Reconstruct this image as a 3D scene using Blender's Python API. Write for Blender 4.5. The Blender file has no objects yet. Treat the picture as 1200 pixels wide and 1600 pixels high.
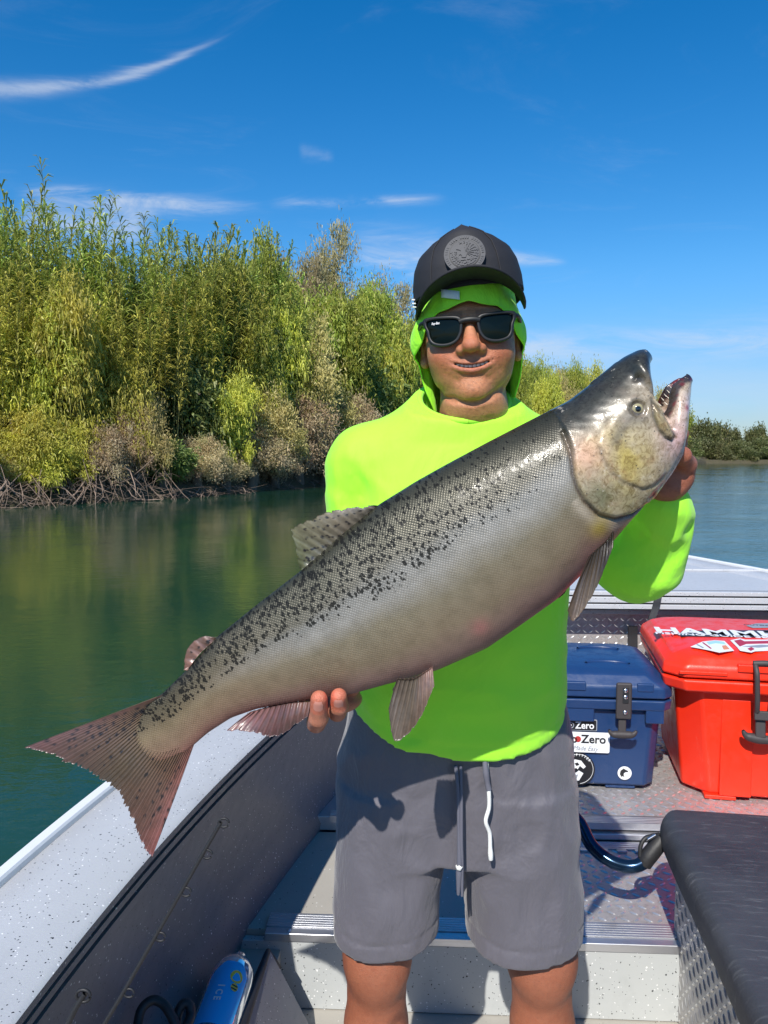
import bpy, bmesh, math, random
import numpy as np
from mathutils import Vector, Matrix
rng = np.random.default_rng(7); random.seed(7)
S = bpy.context.scene; COL = S.collection
# ------------------------------------------------------------------ camera
FPX, CAMZ, PITCH = 1230.0, 1.40, math.atan(88/1230.0)
cd = bpy.data.cameras.new('camera'); cam = bpy.data.objects.new('camera', cd); COL.objects.link(cam)
cd.sensor_fit = 'VERTICAL'; cd.sensor_height = 32; cd.lens = FPX/1600*32
cd.clip_start = .05; cd.clip_end = 6000
cam.location = (0, 0, CAMZ); cam.rotation_euler = (math.pi/2-PITCH, 0, 0); S.camera = cam
S.render.resolution_x, S.render.resolution_y = 768, 1024
# ------------------------------------------------------------------ light
SUN_TO = Vector((.28, .95, -.94)).normalized()
sd = bpy.data.lights.new('sun', 'SUN'); sd.energy = 4.6; sd.angle = math.radians(.53); sd.color = (1, .95, .87)
so = bpy.data.objects.new('sun', sd); COL.objects.link(so)
so.rotation_euler = SUN_TO.to_track_quat('-Z', 'Y').to_euler()
S.view_settings.view_transform = 'Standard'; S.view_settings.look = 'None'
S.view_settings.exposure = .38; S.view_settings.gamma = 1; S.view_settings.use_curve_mapping = False
S.render.engine = 'CYCLES'; S.cycles.use_denoising = True
S.cycles.max_bounces = 8; S.cycles.transparent_max_bounces = 8

class NT:
    """small wrapper to write node trees"""
    def __init__(s, nt): s.nt = nt; s.n = nt.nodes; s.l = nt.links
    def new(s, t, **k):
        n = s.n.new(t)
        for a, v in k.items(): setattr(n, a, v)
        return n
    def put(s, sock, v):
        if isinstance(v, bpy.types.NodeSocket): s.l.new(v, sock)
        elif v is not None:
            if hasattr(sock.default_value, '__len__') and not hasattr(v, '__len__'): v = (v,)*len(sock.default_value)
            if hasattr(v, '__len__') and len(sock.default_value) == 4 and len(v) == 3: v = tuple(v)+(1,)
            sock.default_value = v
    def m(s, op, a, b=None, c=None, clamp=False):
        n = s.new('ShaderNodeMath', operation=op, use_clamp=clamp)
        for i, v in enumerate((a, b, c)):
            if v is not None: s.put(n.inputs[i], v)
        return n.outputs[0]
    def vm(s, op, a, b=None):
        n = s.new('ShaderNodeVectorMath', operation=op); s.put(n.inputs[0], a)
        if b is not None: s.put(n.inputs[1], b)
        return n.outputs[0]
    def mix(s, f, a, b, bt='MIX'):
        n = s.new('ShaderNodeMix', data_type='RGBA', blend_type=bt)
        s.put(n.inputs[0], f); s.put(n.inputs[6], a); s.put(n.inputs[7], b); return n.outputs[2]
    def noise(s, vec, scale, detail=3, rough=.5, out='Fac', dist=0):
        n = s.new('ShaderNodeTexNoise'); s.put(n.inputs['Vector'], vec); n.inputs['Scale'].default_value = scale
        n.inputs['Detail'].default_value = detail; n.inputs['Roughness'].default_value = rough
        n.inputs['Distortion'].default_value = dist
        return n.outputs[out]
    def voro(s, vec, scale, out='Distance', rand=1, feature='F1'):
        n = s.new('ShaderNodeTexVoronoi', feature=feature); s.put(n.inputs['Vector'], vec)
        n.inputs['Scale'].default_value = scale; n.inputs['Randomness'].default_value = rand
        return n.outputs[out]
    def ramp(s, f, lo, hi, a=0, b=1):
        n = s.new('ShaderNodeMapRange', interpolation_type='SMOOTHSTEP'); s.put(n.inputs[0], f)
        for i, v in enumerate((lo, hi, a, b)): n.inputs[i+1].default_value = v
        return n.outputs[0]
    def sep(s, v):
        n = s.new('ShaderNodeSeparateXYZ'); s.put(n.inputs[0], v); return n.outputs
    def comb(s, x, y, z):
        n = s.new('ShaderNodeCombineXYZ')
        for i, v in enumerate((x, y, z)): s.put(n.inputs[i], v)
        return n.outputs[0]
    def bump(s, h, strength=.3, dist=.01, nrm=None):
        n = s.new('ShaderNodeBump'); s.put(n.inputs['Height'], h); n.inputs['Strength'].default_value = strength
        n.inputs['Distance'].default_value = dist
        if nrm is not None: s.put(n.inputs['Normal'], nrm)
        return n.outputs[0]
    def obj(s): return s.new('ShaderNodeTexCoord').outputs['Object']
    def geo(s): return s.new('ShaderNodeNewGeometry').outputs['Position']

def ray(px, py):
    x = (px-600)/FPX; y = -(py-800)/FPX
    return np.array((x, math.cos(PITCH)+y*math.sin(PITCH), -math.sin(PITCH)+y*math.cos(PITCH)))
def P(px, py, Y):
    d = ray(px, py); d = d*(Y/d[1]); return np.array((d[0], Y, CAMZ+d[2]))
def PZ(px, py, z):
    d = ray(px, py); d = d*((z-CAMZ)/d[2]); return np.array((d[0], d[1], z))

# ------------------------------------------------------------------ sky: Nishita + thin cirrus
W = bpy.data.worlds.new('World'); S.world = W; W.use_nodes = True
t = NT(W.node_tree); bgn = t.n['Background']
sky = t.new('ShaderNodeTexSky', sky_type='NISHITA', sun_disc=False)
sky.sun_elevation = math.asin(-SUN_TO.z); sky.sun_rotation = math.atan2(-SUN_TO.x, -SUN_TO.y)
sky.altitude = 0; sky.air_density = 1.0; sky.dust_density = .12; sky.ozone_density = 3.0
hs = t.new('ShaderNodeHueSaturation'); hs.inputs['Saturation'].default_value = 1.42; hs.inputs['Value'].default_value = 1.22
t.l.new(sky.outputs[0], hs.inputs['Color'])
gd = t.new('ShaderNodeTexCoord').outputs['Generated']; gx, gy, gz = t.sep(gd)
yy = t.m('MAXIMUM', gy, .05); ca = t.m('DIVIDE', gx, yy); cb = t.m('DIVIDE', gz, yy)
zz = t.m('ADD', t.m('MAXIMUM', gz, 0), .12)
pl = t.comb(t.m('DIVIDE', gx, zz), t.m('MULTIPLY', t.m('DIVIDE', gy, zz), 2.2), 0)
fib = t.noise(pl, 1.3, 8, .68, dist=1.2)
general = t.m('MULTIPLY', t.ramp(fib, .52, .9), .13)
st = t.noise(t.comb(t.m('MULTIPLY', ca, 7), t.m('MULTIPLY', cb, 26), 0), 1.0, 7, .65, dist=.8)
tot = general
def streak(px0, py0, px1, py1, w0, w1, amp, bow=0.0, lo=.32, hi=.75):
    global tot
    a0, _, b0 = ray(px0, py0)/ray(px0, py0)[1]; a1, _, b1 = ray(px1, py1)/ray(px1, py1)[1]
    u = t.m('DIVIDE', t.m('SUBTRACT', ca, a0), a1-a0)
    uc = t.m('MINIMUM', t.m('MAXIMUM', u, -.1), 1.1)
    mid = t.m('ADD', t.m('MULTIPLY', u, b1-b0), b0)
    mid = t.m('SUBTRACT', mid, t.m('MULTIPLY', t.m('MULTIPLY', u, t.m('SUBTRACT', 1, u)), bow*4))
    mid = t.m('ADD', mid, t.m('MULTIPLY', t.m('SUBTRACT', fib, .5), .03))
    wd = t.m('ADD', t.m('MULTIPLY', uc, w1-w0), w0)
    q = t.m('DIVIDE', t.m('SUBTRACT', cb, mid), wd)
    g = t.m('POWER', 2.718, t.m('MULTIPLY', t.m('MULTIPLY', q, q), -1))
    e = t.m('MULTIPLY', t.ramp(u, -.12, .12), t.ramp(u, .8, 1.1, 1, 0))
    n_ = t.ramp(st, lo, hi)
    tot = t.m('ADD', tot, t.m('MULTIPLY', t.m('MULTIPLY', t.m('MULTIPLY', g, e), n_), t.m('MULTIPLY', amp, t.m('GREATER_THAN', gy, .06))))
streak(-60, 138, 330, 70, .012, .003, .58, .020, .2, .7)
streak(40, 345, 240, 350, .028, .022, .75, 0, .25, .75)
streak(60, 305, 400, 330, .010, .008, .75, 0, .3, .75)
streak(440, 320, 680, 312, .006, .005, .55)
streak(560, 420, 760, 400, .035, .02, .8)
streak(760, 404, 880, 408, .008, .005, .7, 0, .2, .6)
streak(760, 545, 1300, 525, .016, .018, .55, 0, .25, .7)
streak(700, 600, 1300, 610, .05, .05, .22, 0, .1, .7)
streak(470, 232, 520, 240, .008, .006, .25)
tot = t.m('MINIMUM', tot, .85)
hz = t.ramp(t.m('ABSOLUTE', gz), .0, .24, .56, 1.0); ag = t.m('ABSOLUTE', gz); skyc = t.vm('MULTIPLY', hs.outputs[0], t.comb(t.ramp(ag, .0, .24, .40, .96), t.ramp(ag, .0, .24, .47, .97), t.ramp(ag, .0, .24, .66, 1.0)))
mixc = t.mix(tot, skyc, (5.6, 6.2, 7.2))
t.l.new(mixc, bgn.inputs['Color']); bgn.inputs['Strength'].default_value = .093

# ------------------------------------------------------------------ generic builders
def lin(c):
    return tuple((x/12.92 if x <= .04045 else ((x+.055)/1.055)**2.4) for x in (v/255 for v in c))
def mat(name, col=(.5, .5, .5), rough=.5, metal=0, attr=False, fn=None, **kw):
    m = bpy.data.materials.new(name); m.use_nodes = True; t = NT(m.node_tree); b = t.n['Principled BSDF']
    b.inputs['Roughness'].default_value = rough; b.inputs['Metallic'].default_value = metal
    t.put(b.inputs['Base Color'], col)
    for k, v in kw.items(): t.put(b.inputs[k.replace('_', ' ')], v)
    t.b = b
    if attr:
        t.attr = t.new('ShaderNodeVertexColor', layer_name='Col'); t.l.new(t.attr.outputs[0], b.inputs['Base Color'])
    if fn: fn(t)
    return m
def link(o, parent=None):
    COL.objects.link(o)
    if parent is not None: o.parent = parent
    return o
def tag(o, label=None, cat=None, group=None, kind=None):
    if label: o['label'] = label
    if cat: o['category'] = cat
    if group: o['group'] = group
    if kind: o['kind'] = kind
    return o
def empty(name, loc=(0, 0, 0), rz=0):
    o = bpy.data.objects.new(name, None); o.location = loc; o.rotation_euler = (0, 0, rz); o.empty_display_size = .1
    return link(o)
def npmesh(name, V, Q, cols=None, smooth=True):
    """mesh from numpy verts and quads/tris (rows of equal length)"""
    V = np.asarray(V, np.float32); Q = np.asarray(Q, np.int32); k = Q.shape[1]
    me = bpy.data.meshes.new(name); me.vertices.add(len(V)); me.vertices.foreach_set('co', V.ravel())
    me.loops.add(Q.size); me.loops.foreach_set('vertex_index', Q.ravel())
    me.polygons.add(len(Q)); me.polygons.foreach_set('loop_start', np.arange(0, Q.size, k, dtype=np.int32))
    me.polygons.foreach_set('use_smooth', np.full(len(Q), smooth))
    if cols is not None:
        cols = np.asarray(cols, np.float32)
        if cols.shape[1] == 3: cols = np.hstack([cols, np.ones((len(cols), 1), np.float32)])
        a = me.color_attributes.new('Col', 'FLOAT_COLOR', 'POINT'); a.data.foreach_set('color', cols.ravel())
    me.update(calc_edges=True); me.validate(); return me
def npobj(name, V, Q, m, parent=None, cols=None, smooth=True):
    me = npmesh(name, V, Q, cols, smooth); me.materials.append(m)
    return link(bpy.data.objects.new(name, me), parent)
def bmobj(name, bm, m, parent=None, smooth=False, bevel=0, seg=2):
    bmesh.ops.recalc_face_normals(bm, faces=bm.faces)
    me = bpy.data.meshes.new(name); bm.to_mesh(me); bm.free(); me.materials.append(m)
    if smooth: me.polygons.foreach_set('use_smooth', [True]*len(me.polygons))
    o = link(bpy.data.objects.new(name, me), parent)
    if bevel:
        md = o.modifiers.new('bevel', 'BEVEL'); md.width = bevel; md.segments = seg; md.limit_method = 'ANGLE'; md.angle_limit = math.radians(30)
        me.polygons.foreach_set('use_smooth', [True]*len(me.polygons))
        md.harden_normals = True
    return o
def bbox(bm, c, s, R=None):
    """box centre c, full size s"""
    M = Matrix.Translation(c) @ (R.to_4x4() if R is not None else Matrix()) @ Matrix.Diagonal((*s, 1))
    bmesh.ops.create_cube(bm, size=1, matrix=M)
def rot(a): return Matrix.Rotation(a, 3, 'Z')
def loft(rings, closed=True, caps=False):
    """rings: list of (n,3); returns V,Q"""
    R = np.asarray(rings, np.float32); k, n, _ = R.shape
    V = R.reshape(-1, 3); i = np.arange(k-1)[:, None]; j = np.arange(n if closed else n-1)[None]
    j2 = (j+1) % n
    Q = np.stack([i*n+j, i*n+j2, (i+1)*n+j2, (i+1)*n+j], -1).reshape(-1, 4)
    if caps:
        V = np.vstack([V, R[0].mean(0), R[-1].mean(0)]); c0, c1 = k*n, k*n+1
        jj = np.arange(n); j2 = (jj+1) % n
        Q = np.vstack([Q, np.stack([np.full(n, c0), j2, jj, jj], -1), np.stack([np.full(n, c1), (k-1)*n+jj, (k-1)*n+j2, (k-1)*n+j2], -1)])
    return V, Q
def quadobj(name, V, Q, m, parent=None, smooth=True, cols=None):
    """like npobj but tolerates degenerate quads"""
    me = bpy.data.meshes.new(name)
    me.from_pydata([tuple(map(float, v)) for v in V], [], [tuple(dict.fromkeys(map(int, q))) for q in Q]); me.materials.append(m)
    me.polygons.foreach_set('use_smooth', [smooth]*len(me.polygons))
    if cols is not None:
        a = me.color_attributes.new('Col', 'FLOAT_COLOR', 'POINT'); c = np.ones((len(V), 4), np.float32); c[:, :3] = np.asarray(cols)[:, :3]; a.data.foreach_set('color', c.ravel())
    return link(bpy.data.objects.new(name, me), parent)
def smooth_path(pts, n):
    """Catmull-Rom through pts, n samples"""
    p = np.asarray(pts, float); k = len(p)
    d = np.r_[0, np.cumsum(np.linalg.norm(np.diff(p, axis=0), axis=1))]; s = np.linspace(0, d[-1], n)
    i = np.clip(np.searchsorted(d, s, side='right')-1, 0, k-2); u = ((s-d[i])/(d[i+1]-d[i]))[:, None]
    p0 = p[np.maximum(i-1, 0)]; p1 = p[i]; p2 = p[i+1]; p3 = p[np.minimum(i+2, k-1)]
    return .5*((2*p1)+(-p0+p2)*u+(2*p0-5*p1+4*p2-p3)*u*u+(-p0+3*p1-3*p2+p3)*u**3)
def tube(pts, r, n=10, samples=None):
    p = smooth_path(pts, samples) if samples else np.asarray(pts, float)
    r = np.broadcast_to(np.asarray(r, float), (len(p),)) if np.ndim(r) == 0 or len(r) == len(p) else np.interp(np.linspace(0, 1, len(p)), np.linspace(0, 1, len(r)), r)
    T = np.gradient(p, axis=0); T /= np.linalg.norm(T, axis=1)[:, None]+1e-12
    N = np.cross(T[0], (0, 0, 1) if abs(T[0][2]) < .9 else (1, 0, 0)); N /= np.linalg.norm(N)
    rings = []; a = np.linspace(0, 2*np.pi, n, endpoint=False)
    for i in range(len(p)):
        N = N-T[i]*N.dot(T[i]); N /= np.linalg.norm(N); B = np.cross(T[i], N)
        rings.append(p[i]+r[i]*(np.cos(a)[:, None]*N+np.sin(a)[:, None]*B))
    return loft(rings, True, True)
def join(parts):
    Vs, Qs, o = [], [], 0
    for V, Q in parts: Vs.append(V); Qs.append(np.asarray(Q)+o); o += len(V)
    return np.vstack(Vs), np.vstack(Qs)
def textobj(name, body, size, M, m, parent=None, bold=.0, extrude=.0004, xscale=1, shear=0):
    c = bpy.data.curves.new(name, 'FONT'); c.body = body; c.size = size; c.align_x = 'CENTER'; c.align_y = 'CENTER'
    c.offset = bold; c.extrude = extrude; c.shear = shear; c.resolution_u = 3
    o = bpy.data.objects.new(name, c); COL.objects.link(o)
    dg = bpy.context.evaluated_depsgraph_get(); me = bpy.data.meshes.new_from_object(o.evaluated_get(dg))
    bpy.data.objects.remove(o); me.name = name; me.materials.clear(); me.materials.append(m)
    me.transform(M @ Matrix.Diagonal((xscale, 1, 1, 1)))
    return link(bpy.data.objects.new(name, me), parent)

# ------------------------------------------------------------------ implicit modelling: distance fields + surface nets
class Field:
    def __init__(s, lo, hi, h):
        s.lo = np.array(lo, np.float32); s.h = h; s.n = np.ceil((np.array(hi)-np.array(lo))/h).astype(int)+1
        s.F = np.full(s.n, 1.0, np.float32)
    def block(s, lo, hi):
        a = np.clip(np.floor((np.asarray(lo)-s.lo)/s.h).astype(int), 0, s.n-1); b = np.clip(np.ceil((np.asarray(hi)-s.lo)/s.h).astype(int)+1, 1, s.n)
        sl = tuple(slice(x, y) for x, y in zip(a, b))
        g = [(s.lo[i]+s.h*np.arange(a[i], b[i], dtype=np.float32)) for i in range(3)]
        return sl, g[0][:, None, None], g[1][None, :, None], g[2][None, None, :]
    def add(s, prim, k=.01):
        f, lo, hi = prim; m = k+2*s.h; sl, X, Y, Z = s.block(np.asarray(lo)-m, np.asarray(hi)+m)
        if 0 in s.F[sl].shape: return
        d = f(X, Y, Z).astype(np.float32); a = s.F[sl]
        if k > 0:
            h = np.clip(.5+.5*(d-a)/k, 0, 1); s.F[sl] = d*(1-h)+a*h-k*h*(1-h)
        else: s.F[sl] = np.minimum(a, d)
    def sub(s, prim, k=.004):
        f, lo, hi = prim; m = k+2*s.h; sl, X, Y, Z = s.block(np.asarray(lo)-m, np.asarray(hi)+m)
        if 0 in s.F[sl].shape: return
        d = -f(X, Y, Z).astype(np.float32); a = s.F[sl]
        h = np.clip(.5-.5*(d-a)/k, 0, 1); s.F[sl] = d*(1-h)+a*h+k*h*(1-h)
    def dent(s, prim, amp, w):
        """press a soft groove (amp>0) or raise a soft ridge (amp<0) along a primitive"""
        f, lo, hi = prim; m = 3*w; sl, X, Y, Z = s.block(np.asarray(lo)-m, np.asarray(hi)+m)
        if 0 in s.F[sl].shape: return
        d = np.maximum(f(X, Y, Z), 0); s.F[sl] += (amp*np.exp(-(d/w)**2)).astype(np.float32)
    def all(s): return s.block(s.lo, s.lo+s.h*s.n)
    def mesh(s, relax=1):
        F = s.F; Sg = F < 0; nx, ny, nz = F.shape
        c = np.zeros((nx-1, ny-1, nz-1), np.uint8)
        for i in (0, 1):
            for j in (0, 1):
                for k in (0, 1): c += Sg[i:nx-1+i, j:ny-1+j, k:nz-1+k]
        msk = (c > 0) & (c < 8); idx = np.argwhere(msk); ID = np.full(c.shape, -1, np.int32); ID[msk] = np.arange(len(idx))
        acc = np.zeros((len(idx), 3)); cnt = np.zeros(len(idx))
        cr = [(i, j, k) for i in (0, 1) for j in (0, 1) for k in (0, 1)]
        val = {q: F[idx[:, 0]+q[0], idx[:, 1]+q[1], idx[:, 2]+q[2]] for q in cr}
        for a in cr:
            for ax in range(3):
                if a[ax]: continue
                b = list(a); b[ax] = 1; va, vb = val[a], val[tuple(b)]; m = (va < 0) != (vb < 0)
                tt = np.where(m, va/np.where(m, va-vb, 1), 0)
                p = np.zeros((len(idx), 3)); p[:] = a; p[:, ax] = tt; acc[m] += p[m]; cnt[m] += 1
        V = (idx+acc/cnt[:, None])*s.h+s.lo
        Q = []
        for ax in range(3):
            A = Sg[tuple(slice(None, -1) if i == ax else slice(1, -1) for i in range(3))]
            B = Sg[tuple(slice(1, None) if i == ax else slice(1, -1) for i in range(3))]
            e = np.argwhere(A != B)
            if not len(e): continue
            ins = A[tuple(e.T)]; u, v = [(1, 2), (2, 0), (0, 1)][ax]
            def cell(du, dv):
                q = e.copy(); q[:, u] += du; q[:, v] += dv; return ID[tuple(q.T)]
            q = np.stack([cell(0, 0), cell(1, 0), cell(1, 1), cell(0, 1)], 1)
            q[~ins] = q[~ins][:, ::-1]; Q.append(q)
        Q = np.vstack(Q); Q = Q[(Q >= 0).all(1)]
        for _ in range(relax):
            for lam in (.5, -.52):
                s_ = np.zeros_like(V); n_ = np.zeros(len(V))
                for a, b in ((0, 1), (1, 2), (2, 3), (3, 0)):
                    np.add.at(s_, Q[:, a], V[Q[:, b]]); np.add.at(n_, Q[:, a], 1)
                V = V+lam*(s_/np.maximum(n_, 1)[:, None]-V)
        return V, Q
def ell(c, r, R=None):
    c = np.asarray(c, float); r = np.asarray(r, float)
    def f(X, Y, Z):
        x, y, z = X-c[0], Y-c[1], Z-c[2]
        if R is not None:
            x, y, z = (R[0][0]*x+R[1][0]*y+R[2][0]*z, R[0][1]*x+R[1][1]*y+R[2][1]*z, R[0][2]*x+R[1][2]*y+R[2][2]*z)
        k0 = np.sqrt((x/r[0])**2+(y/r[1])**2+(z/r[2])**2); k1 = np.sqrt((x/r[0]**2)**2+(y/r[1]**2)**2+(z/r[2]**2)**2)+1e-6
        return k0*(k0-1)/k1
    b = r if R is None else np.full(3, r.max())
    return f, c-b, c+b
def cone(a, b, ra, rb):
    a = np.asarray(a, float); b = np.asarray(b, float); ab = b-a; L = ab.dot(ab)+1e-12
    def f(X, Y, Z):
        x, y, z = X-a[0], Y-a[1], Z-a[2]; tt = np.clip((x*ab[0]+y*ab[1]+z*ab[2])/L, 0, 1)
        return np.sqrt((x-tt*ab[0])**2+(y-tt*ab[1])**2+(z-tt*ab[2])**2)-(ra+(rb-ra)*tt)
    m = max(ra, rb); return f, np.minimum(a, b)-m, np.maximum(a, b)+m
def stack(tab, p=2.4, zr=None):
    """body of superelliptic sections: rows (z, cx, hx, y_front, y_back)"""
    T = np.asarray(tab, float); T = T[np.argsort(T[:, 0])]
    def f(X, Y, Z):
        z = Z; g = lambda i: np.interp(z, T[:, 0], T[:, i])
        cx, hx, yf, yb = g(1), g(2), g(3), g(4); cy, hy = (yf+yb)/2, (yb-yf)/2
        d = ((np.abs((X-cx)/hx)**p+np.abs((Y-cy)/hy)**p)**(1/p)-1)*np.minimum(hx, hy)
        return np.maximum(d, np.maximum(T[0, 0]-z, z-T[-1, 0]))
    return f, (T[:, 1].min()-T[:, 2].max()-.02, T[:, 3].min(), T[0, 0]), (T[:, 1].max()+T[:, 2].max()+.02, T[:, 4].max(), T[-1, 0])
def segd(x, y, pts):
    """2-D distance of arrays x,y to a polyline"""
    d = np.full(np.broadcast(x, y).shape, 9.0, np.float32)
    for (ax, ay), (bx, by) in zip(pts[:-1], pts[1:]):
        L = (bx-ax)**2+(by-ay)**2+1e-12; tt = np.clip(((x-ax)*(bx-ax)+(y-ay)*(by-ay))/L, 0, 1)
        d = np.minimum(d, np.hypot(x-ax-tt*(bx-ax), y-ay-tt*(by-ay)))
    return d
def inpoly(x, y, pts):
    r = np.zeros(np.broadcast(x, y).shape, bool); n = len(pts)
    for i in range(n):
        (ax, ay), (bx, by) = pts[i], pts[(i+1) % n]
        if ay == by: continue
        r ^= ((ay > y) != (by > y)) & (x < (bx-ax)*(y-ay)/(by-ay)+ax)
    return r
def sst(x, a, b):
    u = np.clip((x-a)/(b-a), 0, 1); return u*u*(3-2*u)
def lerpc(a, b, f): return np.asarray(a)[None]*(1-f)[:, None]+np.asarray(b)[None]*f[:, None]
def vnoise(p, sc, seed=0, oct=3):
    """cheap smooth noise from summed rotated sines, about -1..1"""
    r = np.random.default_rng(seed); o = 0
    for k in range(oct):
        for _ in range(4):
            d = r.normal(size=3); d /= np.linalg.norm(d); o = o+np.sin((p@d)*sc*(1.9**k)*r.uniform(.7, 1.3)+r.uniform(0, 6.3))/(4*1.6**k)
    return o
# ------------------------------------------------------------------ setting: water, terrain
WATER = -.32
def water_fn(t):
    p = t.geo(); x, y, z = t.sep(p)
    big = t.noise(p, .9, 3, .55); mid = t.noise(t.comb(x, t.m('MULTIPLY', y, 1.6), 0), 5.5, 4, .6)
    fine = t.noise(t.comb(x, t.m('MULTIPLY', y, 1.5), 0), 17, 3, .6)
    calm = t.ramp(t.noise(p, .16, 2, .5), .3, .65, .35, 1)
    right = t.ramp(t.m('SUBTRACT', x, t.m('MULTIPLY', y, .12)), -1, 2.5, .34, .72)   # open, wind-ruffled channel beside the sheltered bank
    amp = t.m('MULTIPLY', calm, right)
    h = t.m('ADD', t.m('MULTIPLY', big, .9), t.m('ADD', t.m('MULTIPLY', mid, .32), t.m('MULTIPLY', fine, .06)))
    h = t.m('MULTIPLY', h, amp)
    t.put(t.b.inputs['Normal'], t.bump(h, .55, .09))
    d = t.noise(p, .35, 3, .5)
    t.put(t.b.inputs['Base Color'], t.mix(t.ramp(d, .35, .7), (.008, .046, .029), (.018, .058, .028)))
m_water = mat('river water', (.006, .05, .04), .04, IOR=1.42, fn=water_fn)
bm = bmesh.new(); bmesh.ops.create_grid(bm, x_segments=2, y_segments=2, size=3000)
tag(bmobj('water', bm, m_water), kind='structure').location = (0, 0, WATER)

BANK = np.array([(-45, -30), (-24, 2), (-16.5, 18), (-12.7, 26), (-8.9, 31), (-3.9, 45), (3, 60), (14, 78), (36, 115), (92, 205), (170, 300), (320, 420)], float)
def soil_fn(t):
    n = t.noise(t.geo(), 1.3, 6, .65); v = t.noise(t.geo(), 9, 4, .6)
    c = t.mix(n, (.035, .026, .016), (.12, .09, .055)); t.put(t.b.inputs['Base Color'], t.mix(t.ramp(v, .4, .7), c, (.06, .07, .025)))
    t.put(t.b.inputs['Normal'], t.bump(v, .6, .15))
m_soil = mat('bank soil', (.08, .06, .04), .95, fn=soil_fn)
bl = smooth_path(BANK, 160); tn = np.gradient(bl, axis=0); tn /= np.linalg.norm(tn, axis=1)[:, None]; nrm = np.stack([-tn[:, 1], tn[:, 0]], 1)
rings = []
for off, z in ((.9, -1.6), (0, -.45), (-.25, -.05), (-.8, .5), (-2.2, 1.2), (-5, 1.7), (-12, 2.0), (-60, 2.2), (-900, 2.5)):
    q = bl+nrm*(-off)+(rng.normal(size=(160, 2))*.12 if -6 < off < .5 else 0)
    rings.append(np.column_stack([q, np.full(160, z)+(rng.normal(size=160)*.08 if -6 < off < 0 else 0)]))
V, Q = loft(rings, False); o = npobj('river_bank', V, Q[:, ::-1], m_soil); tag(o, kind='structure')
# far shore on the right
FAR = smooth_path(np.array([(320, 420), (180, 330), (300, 250), (420, 160), (700, 60)], float), 60)
# ------------------------------------------------------------------ vegetation
def leaf_fn(t):
    t.n.remove(t.b); a = t.new('ShaderNodeVertexColor', layer_name='Col').outputs[0]
    oi = t.new('ShaderNodeObjectInfo').outputs['Random']
    hs = t.new('ShaderNodeHueSaturation'); t.put(hs.inputs['Value'], t.m('ADD', t.m('MULTIPLY', oi, .35), .85)); t.put(hs.inputs['Hue'], t.m('ADD', t.m('MULTIPLY', oi, .03), .485)); t.put(hs.inputs['Color'], a)
    d = t.new('ShaderNodeBsdfDiffuse'); t.put(d.inputs[0], hs.outputs[0])
    tr = t.new('ShaderNodeBsdfTranslucent'); t.put(tr.inputs[0], t.mix(.4, hs.outputs[0], (.5, .6, .05), 'MULTIPLY'))
    t.put(tr.inputs[0], hs.outputs[0])
    g = t.new('ShaderNodeBsdfGlossy'); g.inputs['Roughness'].default_value = .5; t.put(g.inputs[0], (.6, .6, .5))
    m1 = t.new('ShaderNodeMixShader'); m1.inputs[0].default_value = .42; t.l.new(d.outputs[0], m1.inputs[1]); t.l.new(tr.outputs[0], m1.inputs[2])
    m2 = t.new('ShaderNodeMixShader'); m2.inputs[0].default_value = .05; t.l.new(m1.outputs[0], m2.inputs[1]); t.l.new(g.outputs[0], m2.inputs[2])
    t.l.new(m2.outputs[0], t.n['Material Output'].inputs[0])
m_leaf = mat('foliage', fn=leaf_fn)
def bark_fn(t):
    v = t.noise(t.vm('MULTIPLY', t.obj(), (6, 6, 1.5)), 3, 5, .6); t.put(t.b.inputs['Base Color'], t.mix(v, (.07, .05, .035), (.24, .19, .14)))
    t.put(t.b.inputs['Normal'], t.bump(v, .6, .03))
m_bark = mat('bark', rough=.9, fn=bark_fn)
def twig_fn(t):
    t.put(t.b.inputs['Base Color'], t.mix(t.noise(t.obj(), 2.5, 3), (.16, .11, .08), (.36, .27, .21)))
m_twig = mat('dead twigs', rough=.9, fn=twig_fn)

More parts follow.
